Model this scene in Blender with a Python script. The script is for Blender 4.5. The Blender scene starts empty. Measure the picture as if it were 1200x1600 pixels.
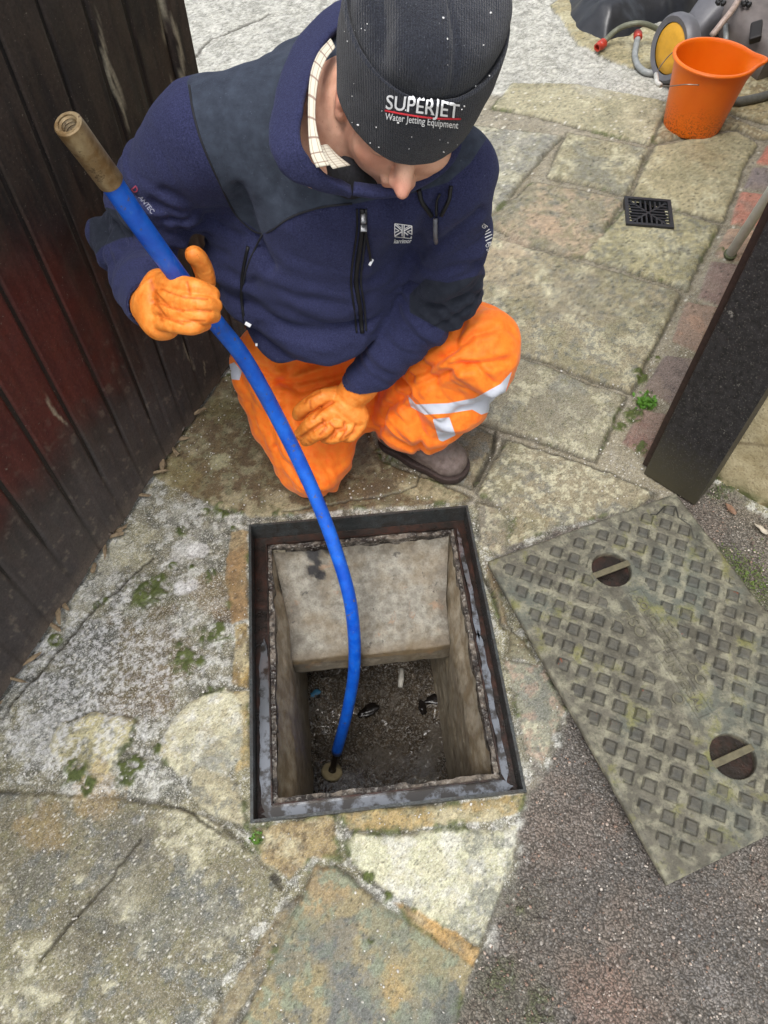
import bpy, math, random
import numpy as np
from mathutils import Vector, Matrix
from mathutils.bvhtree import BVHTree
R = math.radians
rng = np.random.default_rng(7); random.seed(7)
scene = bpy.context.scene
COL = scene.collection
# ------------------------------------------------------------ camera
PITCH = 56.2; CAMH = 1.5; FPX = 1150.0
cd = bpy.data.cameras.new('camera'); cam = bpy.data.objects.new('camera', cd); COL.objects.link(cam)
cam.location = (0, 0, CAMH); cam.rotation_euler = (R(90 - PITCH), 0, 0)
cd.sensor_fit = 'VERTICAL'; cd.sensor_height = 36; cd.sensor_width = 27
cd.lens = FPX / 1600 * 36; cd.clip_start = 0.02; cd.clip_end = 400
scene.camera = cam
# ------------------------------------------------------------ sky, sun, exposure
SUN_EL, SUN_AZ = 68, 205      # degrees; azimuth of the sun seen from the scene, clockwise from +Y
w = bpy.data.worlds.new('World'); scene.world = w; w.use_nodes = True
nt = w.node_tree; bg = nt.nodes['Background']
sky = nt.nodes.new('ShaderNodeTexSky'); sky.sky_type = 'NISHITA'; sky.sun_disc = False
sky.sun_elevation = R(SUN_EL); sky.sun_rotation = R(SUN_AZ); sky.dust_density = 4; sky.air_density = 1.2
hs = nt.nodes.new('ShaderNodeHueSaturation'); hs.inputs['Saturation'].default_value = 0.3
nt.links.new(sky.outputs[0], hs.inputs['Color']); nt.links.new(hs.outputs[0], bg.inputs['Color'])
bg.inputs['Strength'].default_value = 0.15
sd = bpy.data.lights.new('sun', 'SUN'); sd.energy = 1.5; sd.angle = R(26); sd.color = (1, .975, .94)
sun = bpy.data.objects.new('sun', sd); COL.objects.link(sun)
az, el = R(SUN_AZ), R(SUN_EL)
sv = Vector((math.sin(az) * math.cos(el), math.cos(az) * math.cos(el), math.sin(el)))
sun.rotation_euler = sv.to_track_quat('Z', 'Y').to_euler()
scene.view_settings.view_transform = 'Standard'; scene.view_settings.look = 'None'
scene.view_settings.exposure = 0.60; scene.view_settings.gamma = 1
# ------------------------------------------------------------ picture <-> place
SP, CP = math.sin(R(PITCH)), math.cos(R(PITCH))
def ray(px, py):
    u = (px - 600) / FPX; v = (py - 800) / FPX
    return np.array([u, CP - v * SP, -(SP + v * CP)])
def P(px, py, t): return np.array([0, 0, CAMH]) + t * ray(px, py)       # point at distance t along the lens axis
def G(px, py, z=0.0):
    r = ray(px, py); t = (z - CAMH) / r[2]; return np.array([r[0] * t, r[1] * t, z])
def G2(pts, z=0.0): return np.array([G(a, b, z)[:2] for a, b in pts])
def proj(p):
    p = np.asarray(p, float); x = p[..., 0]; y = p[..., 1]; z = p[..., 2] - CAMH
    d = y * CP - z * SP; v = -(y * SP + z * CP)
    return 600 + FPX * x / d, 800 + FPX * v / d
# ------------------------------------------------------------ numpy noise
_T = rng.random((64, 64, 64)).astype(np.float32)
def vnoise(p):
    p = np.asarray(p, np.float32); i = np.floor(p).astype(np.int32); f = p - i; f = f * f * (3 - 2 * f); i &= 63; j = (i + 1) & 63
    def g(a, b, c): return _T[a, b, c]
    x0, y0, z0 = i[..., 0], i[..., 1], i[..., 2]; x1, y1, z1 = j[..., 0], j[..., 1], j[..., 2]
    fx, fy, fz = f[..., 0], f[..., 1], f[..., 2]
    a = g(x0, y0, z0) * (1 - fx) + g(x1, y0, z0) * fx; b = g(x0, y1, z0) * (1 - fx) + g(x1, y1, z0) * fx
    c = g(x0, y0, z1) * (1 - fx) + g(x1, y0, z1) * fx; d = g(x0, y1, z1) * (1 - fx) + g(x1, y1, z1) * fx
    return (a * (1 - fy) + b * fy) * (1 - fz) + (c * (1 - fy) + d * fy) * fz      # 0..1
def fbm(p, freq, octv=4, seed=0.0, gain=.5):
    p = np.asarray(p, np.float32); s = 0; a = 1; tot = 0
    for k in range(octv):
        s = s + a * vnoise(p * freq + seed * 7.31 + k * 3.7); tot += a; a *= gain; freq *= 2.03
    return s / tot
def sstep(a, b, x): t = np.clip((x - a) / (b - a), 0, 1); return t * t * (3 - 2 * t)
def poly_sd(x, y, poly):
    poly = np.asarray(poly, float); n = len(poly); d = np.full(x.shape, 1e9); ins = np.zeros(x.shape, bool)
    for k in range(n):
        ax, ay = poly[k]; bx, by = poly[(k + 1) % n]; ex, ey = bx - ax, by - ay; wx, wy = x - ax, y - ay
        t = np.clip((wx * ex + wy * ey) / (ex * ex + ey * ey + 1e-12), 0, 1)
        d = np.minimum(d, (wx - ex * t) ** 2 + (wy - ey * t) ** 2)
        c = (ay > y) != (by > y); ins ^= c & (x < (bx - ax) * (y - ay) / ((by - ay) + 1e-12) + ax)
    d = np.sqrt(d); return np.where(ins, -d, d)
def line_d(x, y, pts):
    d = np.full(x.shape, 1e9)
    for (ax, ay), (bx, by) in zip(pts[:-1], pts[1:]):
        ex, ey = bx - ax, by - ay; wx, wy = x - ax, y - ay
        t = np.clip((wx * ex + wy * ey) / (ex * ex + ey * ey + 1e-12), 0, 1)
        d = np.minimum(d, (wx - ex * t) ** 2 + (wy - ey * t) ** 2)
    return np.sqrt(d)
def catmull(pts, n=8):
    pts = np.asarray(pts, float); q = np.vstack([2 * pts[0] - pts[1], pts, 2 * pts[-1] - pts[-2]]); out = []
    for i in range(1, len(q) - 2):
        p0, p1, p2, p3 = q[i - 1], q[i], q[i + 1], q[i + 2]
        for k in range(n):
            t = k / n; out.append(.5 * (2 * p1 + (p2 - p0) * t + (2 * p0 - 5 * p1 + 4 * p2 - p3) * t * t + (3 * p1 - p0 - 3 * p2 + p3) * t ** 3))
    out.append(pts[-1]); return np.array(out)
def L(r, g, b, k=1.0):      # display value -> linear base colour
    c = np.array([r, g, b]) / 255.0; return np.where(c <= .04045, c / 12.92, ((c + .055) / 1.055) ** 2.4) * k
# ------------------------------------------------------------ objects
def tag(o, label=None, cat=None, group=None, kind=None):
    if label: o['label'] = label
    if cat: o['category'] = cat
    if group: o['group'] = group
    if kind: o['kind'] = kind
    return o
def empty(name, loc, label, cat, group=None):
    o = bpy.data.objects.new(name, None); COL.objects.link(o); o.location = loc; o.empty_display_size = .1
    return tag(o, label, cat, group)
def mesh(name, V, F, mat, parent=None, smooth=True, cols=None, attrs=None, mats=None, midx=None):
    """V in world coordinates; one mesh object"""
    V = np.asarray(V, np.float32); me = bpy.data.meshes.new(name)
    if isinstance(F, np.ndarray):
        n, k = F.shape; me.vertices.add(len(V)); me.vertices.foreach_set('co', V.ravel())
        me.loops.add(n * k); me.loops.foreach_set('vertex_index', F.ravel().astype(np.int32))
        me.polygons.add(n); me.polygons.foreach_set('loop_start', np.arange(0, n * k, k, dtype=np.int32))
        me.update(calc_edges=True)
    else:
        me.from_pydata([tuple(map(float, v)) for v in V], [], [tuple(map(int, f)) for f in F])
    if smooth: me.polygons.foreach_set('use_smooth', np.ones(len(me.polygons), bool))
    if cols is not None:
        a = me.color_attributes.new('col', 'FLOAT_COLOR', 'POINT'); c = np.ones((len(V), 4), np.float32); c[:, :3] = cols; a.data.foreach_set('color', c.ravel())
    for k, v in (attrs or {}).items():
        a = me.attributes.new(k, 'FLOAT', 'POINT'); a.data.foreach_set('value', np.asarray(v, np.float32).ravel())
    for m in (mats or [mat]): me.materials.append(m)
    if midx is not None: me.polygons.foreach_set('material_index', np.asarray(midx, np.int32))
    me.update()
    o = bpy.data.objects.new(name, me); COL.objects.link(o)
    if parent is not None:
        o.parent = parent; M = Matrix.Identity(4); q = parent
        while q is not None: M = Matrix.Translation(q.location) @ M; q = q.parent
        o.matrix_parent_inverse = M.inverted()
        o.location = (0, 0, 0)
        # bake the offset so that children carry no hidden transforms
        me.transform(M.inverted()); o.matrix_parent_inverse = Matrix.Identity(4)
    return o
class MB:
    """collects simple shapes into one mesh"""
    def __init__(s): s.V = []; s.F = []; s.n = 0
    def add(s, V, F):
        V = [tuple(map(float, v)) for v in V]; s.V += V; s.F += [tuple(int(i) + s.n for i in f) for f in F]; s.n += len(V); return s
    def box(s, c, size, ax=None, bev=0.0):
        c = np.asarray(c, float); h = np.asarray(size, float) / 2; A = np.eye(3) if ax is None else np.asarray(ax, float)
        if bev <= 0:
            V = [c + (i * h[0]) * A[0] + (j * h[1]) * A[1] + (k * h[2]) * A[2] for i in (-1, 1) for j in (-1, 1) for k in (-1, 1)]
            return s.add(V, [(0, 1, 3, 2), (4, 6, 7, 5), (0, 4, 5, 1), (2, 3, 7, 6), (0, 2, 6, 4), (1, 5, 7, 3)])
        import bmesh
        bm = bmesh.new(); bmesh.ops.create_cube(bm, size=1)
        for v in bm.verts: v.co = Vector((v.co.x * size[0], v.co.y * size[1], v.co.z * size[2]))
        bmesh.ops.bevel(bm, geom=bm.edges[:], offset=bev, segments=2, affect='EDGES', profile=.6)
        bm.verts.index_update(); V = [c + v.co.x * A[0] + v.co.y * A[1] + v.co.z * A[2] for v in bm.verts]
        F = [[v.index for v in f.verts] for f in bm.faces]; bm.free(); return s.add(V, F)
    def tube(s, pts, r, n=12, caps=True, squash=None):
        pts = np.asarray(pts, float); m = len(pts); rr = np.broadcast_to(np.asarray(r, float), (m,))
        tg = np.gradient(pts, axis=0); tg /= np.linalg.norm(tg, axis=1)[:, None] + 1e-12
        a = np.array([0, 0, 1.]) if abs(tg[0][2]) < .9 else np.array([1., 0, 0]); nrm = np.cross(tg[0], a); nrm /= np.linalg.norm(nrm); V = []
        for i in range(m):
            nrm = nrm - tg[i] * nrm.dot(tg[i]); nrm /= np.linalg.norm(nrm) + 1e-12; b = np.cross(tg[i], nrm)
            for k in range(n):
                th = 2 * math.pi * k / n; V.append(pts[i] + rr[i] * (math.cos(th) * nrm + math.sin(th) * b))
        F = [(i * n + k, i * n + (k + 1) % n, (i + 1) * n + (k + 1) % n, (i + 1) * n + k) for i in range(m - 1) for k in range(n)]
        if caps: F += [tuple(range(n))[::-1], tuple((m - 1) * n + k for k in range(n))]
        return s.add(V, F)
    def lathe(s, prof, c, ax=None, n=32, warp=None):
        A = np.eye(3) if ax is None else np.asarray(ax, float); c = np.asarray(c, float); V = []; m = len(prof)
        for (r, z) in prof:
            for k in range(n):
                th = 2 * math.pi * k / n; x, y, zz = r * math.cos(th), r * math.sin(th), z
                if warp: x, y, zz = warp(x, y, zz, th)
                V.append(c + x * A[0] + y * A[1] + zz * A[2])
        F = [(i * n + k, i * n + (k + 1) % n, (i + 1) * n + (k + 1) % n, (i + 1) * n + k) for i in range(m - 1) for k in range(n)]
        return s.add(V, F)
    def ring(s, c, A, w0, l0, w1, l1, z0, z1):
        """rectangular ring: outer w0 x l0, inner w1 x l1"""
        c = np.asarray(c, float); V = []
        for (w_, l_) in ((w0, l0), (w1, l1)):
            for z in (z0, z1):
                for sx, sy in ((-1, -1), (1, -1), (1, 1), (-1, 1)): V.append(c + sx * w_ / 2 * A[0] + sy * l_ / 2 * A[1] + z * A[2])
        F = []
        for k in range(4):
            q = (k + 1) % 4
            F += [(k, q, 4 + q, 4 + k), (8 + q, 8 + k, 12 + k, 12 + q), (4 + k, 4 + q, 12 + q, 12 + k), (q, k, 8 + k, 8 + q)]
        return s.add(V, F)
    def build(s, name, mat, parent=None, smooth=False, angle=None):
        o = mesh(name, np.array(s.V), s.F, mat, parent, smooth or angle is not None)
        if angle is not None:
            me = o.data
            try: me.set_sharp_from_angle(angle=R(angle))
            except Exception: pass
        return o
def grid_faces(nx, ny):
    i = np.arange(ny - 1)[:, None] * nx + np.arange(nx - 1)[None, :]; i = i.ravel()
    return np.stack([i, i + 1, i + nx + 1, i + nx], 1)
# ------------------------------------------------------------ materials
class NT:
    def __init__(s, name):
        s.m = bpy.data.materials.new(name); s.m.use_nodes = True; s.t = s.m.node_tree; s.b = s.t.nodes['Principled BSDF']; s.out = s.t.nodes['Material Output']
    def n(s, typ, **kw):
        d = s.t.nodes.new('ShaderNode' + typ)
        for k, v in kw.items():
            if k.startswith('i_'):
                key = k[2:].replace('_', ' '); key = int(key) if key.isdigit() else key; s.set(d, key, v)
            else: setattr(d, k, v)
        return d
    def set(s, d, key, v):
        sock = d.inputs[key]
        if hasattr(v, 'is_linked') or isinstance(v, bpy.types.NodeSocket): s.t.links.new(v, sock)
        elif isinstance(v, bpy.types.Node): s.t.links.new(v.outputs[0], sock)
        else:
            if hasattr(v, '__len__') and sock.type == 'RGBA' and len(v) == 3: v = (*map(float, v), 1)
            sock.default_value = v
    def p(s, **kw):
        for k, v in kw.items(): s.set(s.b, k.replace('_', ' '), v)
        return s
    def co(s): 
        if not hasattr(s, '_co'): s._co = s.t.nodes.new('ShaderNodeTexCoord').outputs['Object']
        return s._co
    def noise(s, scale, detail=4, rough=.5, vec=None, dist=0): return s.n('TexNoise', i_Vector=vec or s.co(), i_Scale=scale, i_Detail=detail, i_Roughness=rough, i_Distortion=dist).outputs['Fac']
    def vor(s, scale, feat='F1', vec=None, out='Distance', rand=1.0):
        d = s.n('TexVoronoi', feature=feat, i_Vector=vec or s.co(), i_Scale=scale, i_Randomness=rand); return d.outputs[out]
    def ramp(s, fac, *stops):
        d = s.n('ValToRGB', i_Fac=fac); e = d.color_ramp.elements
        while len(e) < len(stops): e.new(.5)
        for k, (pos, c) in enumerate(stops):
            e[k].position = pos; c = (c, c, c) if not hasattr(c, '__len__') else c; e[k].color = (*map(float, c), 1)
        return d.outputs[0]
    def mix(s, fac, a, b, mode='MIX'):
        d = s.t.nodes.new('ShaderNodeMix'); d.data_type = 'RGBA'; d.blend_type = mode; s.set(d, 0, fac); s.set(d, 6, a); s.set(d, 7, b); return d.outputs[2]
    def math(s, op, a, b=0.0, c=0.0):
        d = s.t.nodes.new('ShaderNodeMath'); d.operation = op; s.set(d, 0, a); s.set(d, 1, b); s.set(d, 2, c); return d.outputs[0]
    def attr(s, name, out='Fac'): return s.n('Attribute', attribute_name=name).outputs[out]
    def bump(s, h, strength=.5, dist=.01, normal=None):
        d = s.n('Bump', i_Height=h, i_Strength=strength, i_Distance=dist)
        if normal is not None: s.set(d, 'Normal', normal)
        return d.outputs[0]
def simple(name, col, rough=.6, metal=0.0, nscale=60, var=.25, bump=.15, bdist=.001, spec=.5, coat=0.0):
    m = NT(name); f = m.noise(nscale, 5, .6); a = np.array(col)
    c = m.mix(m.ramp(f, (.3, 0), (.7, 1)), tuple(a * (1 - var)), tuple(np.minimum(a * (1 + var), 1)))
    m.p(Base_Color=c, Roughness=rough, Metallic=metal, Normal=m.bump(f, bump, bdist), Specular_IOR_Level=spec, Coat_Weight=coat); return m.m
# ============================================================ GROUND
FC = np.array([-.0245, .654, 0.0]); fa = R(6.1)
FA = np.array([[math.cos(fa), math.sin(fa), 0], [-math.sin(fa), math.cos(fa), 0], [0, 0, 1]])
FW, FL = .536, .680
K = .76
def C(r, g, b): return L(r, g, b, K)
# stones traced on the ground plane: (outline in picture units -> ground metres, colour, lift, wobble, mottle colours, mottle strength, grit)
OLIVE = C(134, 130, 96); CREAM = C(208, 204, 172); BROWN = C(104, 84, 58); SLATE = C(112, 116, 112); TAN = C(168, 146, 104); WHITE = C(222, 222, 214); PALE = C(178, 168, 132)
STONES = [
 # behind / beside the person
 ([(690, 345), (809, 383), (901, 408), (1065, 458), (1015, 560), (985, 612), (809, 552), (640, 500)], C(158, 148, 118), .010, (CREAM, OLIVE, SLATE), .6, .25),
 ([(640, 508), (805, 557), (978, 620), (930, 718), (745, 656), (600, 612)], C(150, 143, 118), .011, (CREAM, SLATE, OLIVE), .6, .3),
 ([(792, 686), (925, 728), (1022, 768), (985, 800), (850, 828), (745, 768)], C(150, 140, 112), .008, (SLATE, OLIVE, CREAM), .6, .2),
 ([(600, 618), (740, 662), (776, 680), (738, 760), (600, 712), (520, 640)], C(120, 108, 84), .008, (BROWN, PALE, SLATE), .6, .2),
 ([(884, 206), (1013, 233), (978, 304), (857, 275)], C(160, 152, 120), .009, (CREAM, SLATE, OLIVE), .6, .3),
 ([(837, 283), (975, 311), (945, 358), (936, 396), (905, 402), (809, 377), (760, 345), (790, 320)], C(148, 140, 116), .008, (SLATE, C(190, 165, 135), OLIVE), .6, .2),
 ([(985, 312), (1052, 332), (1125, 352), (1092, 412), (1076, 452), (912, 402), (950, 360)], C(172, 164, 122), .010, (CREAM, OLIVE, SLATE), .6, .3),
 ([(1022, 228), (1150, 205), (1180, 222), (1130, 345), (1052, 326), (987, 306)], C(176, 166, 128), .009, (CREAM, OLIVE, PALE), .55, .2),
 ([(740, 196), (876, 211), (775, 330), (720, 345), (690, 335)], C(156, 154, 142), .009, (SLATE, CREAM, OLIVE), .5, .35),
 ([(770, 168), (832, 180), (1012, 226), (1050, 160), (900, 130), (800, 130)], C(176, 170, 138), .008, (CREAM, OLIVE, PALE), .55, .35),
 ([(1018, 222), (1055, 160), (1130, 178), (1220, 215), (1180, 215), (1150, 200)], C(168, 152, 112), .008, (OLIVE, BROWN, CREAM), .5, .2),
 ([(1056, 152), (1240, 205), (1300, 120), (1130, 90)], C(165, 148, 105), .007, (OLIVE, BROWN, CREAM), .5, .2),
 ([(862, 8), (905, 70), (960, 96), (1010, 110), (1048, 112), (1060, 60), (900, -20)], C(170, 158, 116), .008, (OLIVE, CREAM, PALE), .5, .2),
 # by the gate and round the knee
 ([(342, 590), (430, 560), (560, 640), (600, 720), (735, 775), (728, 784), (392, 808), (330, 790), (238, 742)], C(112, 94, 62), .006, (BROWN, PALE, OLIVE), .75, .12),
 # pieces round the frame
 ([(745, 782), (790, 792), (800, 850), (790, 868), (752, 850)], C(150, 138, 112), .006, (SLATE, OLIVE, CREAM), .5, .2),
 ([(806, 800), (870, 812), (872, 822), (800, 852)], C(150, 138, 106), .005, (SLATE, OLIVE, CREAM), .5, .2),
 ([(760, 872), (782, 905), (800, 985), (778, 960)], C(140, 126, 96), .007, (SLATE, OLIVE, BROWN), .5, .1),
 ([(790, 1030), (850, 1040), (884, 1110), (846, 1196), (822, 1180)], C(150, 150, 130), .006, (SLATE, CREAM, C(180, 150, 130)), .6, .2),
 ([(800, 985), (818, 1000), (838, 1032), (792, 1026)], C(135, 128, 102), .008, (SLATE, OLIVE, BROWN), .5, .1),
 ([(360, 830), (387, 828), (387, 965), (360, 975), (352, 900)], C(160, 128, 82), .004, (TAN, PALE, BROWN), .5, .1),
 ([(366, 978), (388, 975), (388, 1075), (362, 1066)], C(172, 144, 80), .004, (TAN, CREAM, BROWN), .5, .15),
 ([(356, 1080), (388, 1078), (388, 1200), (368, 1210)], C(178, 156, 100), .004, (CREAM, PALE, OLIVE), .5, .2),
 ([(262, 1132), (300, 1095), (352, 1072), (378, 1100), (374, 1190), (345, 1216), (282, 1212), (248, 1180)], CREAM, .007, (WHITE, SLATE, PALE), .6, .3),
 ([(92, 1130), (150, 1112), (208, 1122), (204, 1150), (172, 1208), (148, 1226), (98, 1204), (78, 1165)], C(205, 196, 145), .007, (CREAM, OLIVE, SLATE), .7, .3),
 # bottom
 ([(-160, 1230), (100, 1240), (262, 1258), (330, 1275), (436, 1370), (418, 1402), (296, 1612), (-240, 1640)], C(128, 122, 98), .010, (SLATE, CREAM, OLIVE), .8, .4),
 ([(437, 1416), (470, 1394), (452, 1440), (352, 1612), (312, 1612)], C(120, 106, 80), .004, (BROWN, PALE, SLATE), .6, .2),
 ([(492, 1352), (526, 1354), (604, 1418), (700, 1476), (738, 1502), (698, 1640), (352, 1640), (445, 1450), (466, 1405)], C(158, 146, 108), .012, (SLATE, TAN, C(140, 150, 125)), .85, .15),
 ([(552, 1302), (610, 1306), (706, 1292), (812, 1292), (800, 1350), (744, 1476), (700, 1450), (640, 1416), (548, 1350), (540, 1325)], C(205, 205, 172), .010, (WHITE, SLATE, CREAM), .7, .35),
 ([(612, 1408), (655, 1420), (700, 1452), (746, 1482), (738, 1510), (690, 1478), (640, 1446)], C(196, 158, 92), .004, (TAN, CREAM, BROWN), .5, .1),
 ([(392, 1296), (525, 1272), (528, 1345), (490, 1340), (455, 1372), (410, 1345)], C(170, 150, 104), .004, (TAN, CREAM, BROWN), .6, .2),
 ([(530, 1270), (700, 1256), (822, 1240), (812, 1272), (700, 1286), (610, 1300), (545, 1300)], C(176, 152, 96), .005, (TAN, CREAM, OLIVE), .6, .15),
 ([(300, 1190), (370, 1225), (384, 1290), (350, 1282), (300, 1245)], C(168, 160, 130), .005, (CREAM, PALE, SLATE), .6, .3),
]
BRICKS = [([(1000, 639), (1043, 648), (1012, 715), (974, 690)], C(140, 108, 96)), ([(1040, 556), (1092, 562), (1052, 632), (1006, 606)], C(128, 112, 106)),
 ([(1073, 472), (1125, 481), (1090, 550), (1050, 533)], C(166, 134, 112)), ([(1112, 408), (1160, 414), (1125, 478), (1092, 466)], C(140, 116, 108)),
 ([(1138, 356), (1186, 362), (1160, 408), (1116, 400)], C(184, 152, 126)), ([(1158, 300), (1212, 306), (1188, 356), (1142, 348)], C(198, 130, 108)),
 ([(1178, 262), (1236, 266), (1214, 300), (1162, 294)], C(140, 128, 128)), ([(1198, 226), (1256, 230), (1238, 262), (1182, 256)], C(200, 120, 98)),
 ([(1216, 192), (1270, 196), (1256, 226), (1202, 220)], C(160, 110, 90)), ([(1232, 162), (1290, 166), (1272, 192), (1220, 186)], C(150, 110, 95))]
ASPH = [(850, 1200), (884, 1128), (900, 1110), (860, 1040), (790, 905), (765, 865), (1000, 785), (1075, 765), (1100, 745), (1250, 830), (1700, 900), (1700, 1900), (640, 1900), (700, 1600), (740, 1510), (750, 1478), (800, 1372), (815, 1290), (830, 1240)]
def blob(x, y, px, py, r, seed):   # soft-edged, noise-torn patch of radius r (metres)
    c = G(px, py); d = np.hypot(x - c[0], y - c[1])
    sel = d < r * 2.0; m = np.zeros(x.shape, np.float32)
    if sel.any():
        q = np.stack([x[sel], y[sel], np.full(sel.sum(), seed * 1.3)], -1)
        m[sel] = sstep(1.15, .65, d[sel] / r + (fbm(q, 28, 5, seed, .65) - .5) * 2.4)
    return m
MOSS = [(228, 925, .05), (285, 1025, .030), (330, 985, .03), (355, 1000, .018), (150, 945, .012), (165, 937, .010), (85, 1000, .014), (345, 800, .02), (365, 825, .012),
        (285, 830, .016), (320, 800, .012), (300, 885, .01), (330, 893, .010), (325, 905, .010), (270, 882, .010), (115, 1205, .028), (140, 1225, .02), (205, 1195, .022), (200, 1215, .02), (245, 1170, .010),
        (325, 1075, .012), (310, 1030, .014), (402, 1310, .012), (580, 1470, .010), (575, 1370, .012), (610, 1400, .010), (1010, 628, .03), (1000, 590, .025), (1022, 560, .018), (990, 650, .03), (970, 665, .02),
        (1150, 890, .05), (1185, 915, .05), (1130, 862, .025), (1120, 770, .03), (1140, 760, .02), (1200, 940, .05), (1000, 700, .02), (812, 1420, .01), (785, 1530, .03), (845, 1585, .03), (1128, 392, .015), (640, 808, .0), (430, 800, .015)]
STAINS = [(228, 935, .075, C(92, 88, 48), .75), (240, 1010, .10, C(110, 92, 58), .8), (220, 1085, .07, C(112, 84, 46), .7), (180, 1060, .07, C(96, 88, 66), .7), (330, 930, .05, C(130, 108, 66), .7),
          (350, 960, .03, C(110, 84, 48), .7), (120, 1010, .09, C(80, 84, 82), .65), (80, 1090, .08, C(84, 88, 92), .65), (160, 1000, .06, C(90, 92, 92), .6), (150, 1240, .05, C(180, 150, 92), .6),
          (60, 1290, .05, C(168, 140, 84), .6), (200, 1350, .07, C(96, 94, 90), .7), (140, 1450, .07, C(98, 94, 78), .7), (250, 1440, .06, C(92, 98, 98), .55), (330, 1430, .05, C(104, 108, 108), .5), (60, 1370, .05, C(84, 90, 96), .5),
          (230, 1390, .04, C(128, 122, 92), .8), (520, 1470, .05, C(108, 114, 122), .6), (560, 1560, .05, C(112, 118, 122), .6), (450, 1500, .04, C(104, 110, 112), .6), (470, 1440, .04, C(120, 130, 112), .6), (620, 1540, .04, C(192, 158, 90), .6),
          (700, 1560, .03, C(90, 98, 96), .7), (600, 1440, .04, C(132, 138, 120), .6), (640, 1500, .06, C(140, 146, 118), .5), (950, 1555, .06, C(176, 130, 108), .6), (900, 1530, .04, C(150, 120, 104), .5), (1120, 1545, .04, C(176, 172, 170), .5), (880, 1400, .10, C(92, 88, 86), .5), (1000, 1480, .09, C(150, 134, 120), .4), (760, 1580, .06, C(84, 88, 62), .6), (900, 1290, .07, C(146, 124, 110), .45), (1150, 1480, .09, C(88, 88, 90), .5), (840, 1230, .05, C(140, 128, 114), .5), (980, 1590, .05, C(160, 128, 110), .5),
          (1080, 1420, .08, C(96, 98, 100), .5), (860, 1480, .08, C(120, 108, 92), .4), (790, 1540, .06, C(92, 96, 66), .5), (820, 1430, .05, C(92, 92, 62), .5), (850, 350, .06, C(200, 168, 138), .7), (800, 385, .06, C(202, 176, 148), .5),
          (900, 470, .12, C(132, 126, 110), .5), (770, 420, .10, C(186, 166, 134), .5), (1000, 380, .06, C(196, 190, 152), .5), (880, 640, .08, C(124, 120, 106), .5), (1100, 245, .08, C(160, 140, 100), .5), (340, 720, .03, C(196, 194, 150), .7),
          (350, 640, .05, C(120, 112, 58), .6), (270, 740, .06, C(146, 134, 82), .7), (300, 770, .04, C(120, 100, 56), .5), (600, 770, .05, C(92, 80, 60), .6), (660, 740, .05, C(100, 76, 44), .5), (560, 720, .07, C(96, 80, 62), .5),
          (285, 865, .03, C(214, 214, 214), .7), (310, 860, .022, C(232, 232, 234), .8), (282, 918, .022, C(226, 226, 232), .8), (300, 912, .014, C(226, 226, 230), .8), (60, 1150, .06, C(180, 182, 180), .6), (160, 870, .05, C(190, 186, 160), .6), (100, 960, .05, C(188, 184, 156), .6), (210, 850, .06, C(186, 180, 140), .6),
          (940, 130, .12, C(176, 176, 172), .5), (640, 1590, .03, C(120, 126, 120), .7)]
CRACKS = [([(775, 672), (768, 712), (742, 755)], .007), ([(655, 735), (648, 760), (600, 775)], .003), ([(600, 775), (440, 800)], .003), ([(430, 1372), (440, 1385)], .01), ([(215, 1310), (175, 1370), (60, 1500)], .004), ([(720, 797), (745, 860), (790, 980)], .006),
          ([(140, 1210), (120, 1330), (215, 1300)], .0), ([(0, 1120), (40, 1070), (150, 945), (240, 870)], .005), ([(265, 1255), (300, 1268), (345, 1300)], .004), ([(290, 100), (330, 60), (400, 30), (420, 20)], .012), ([(960, 390), (880, 388)], .0)]
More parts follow.
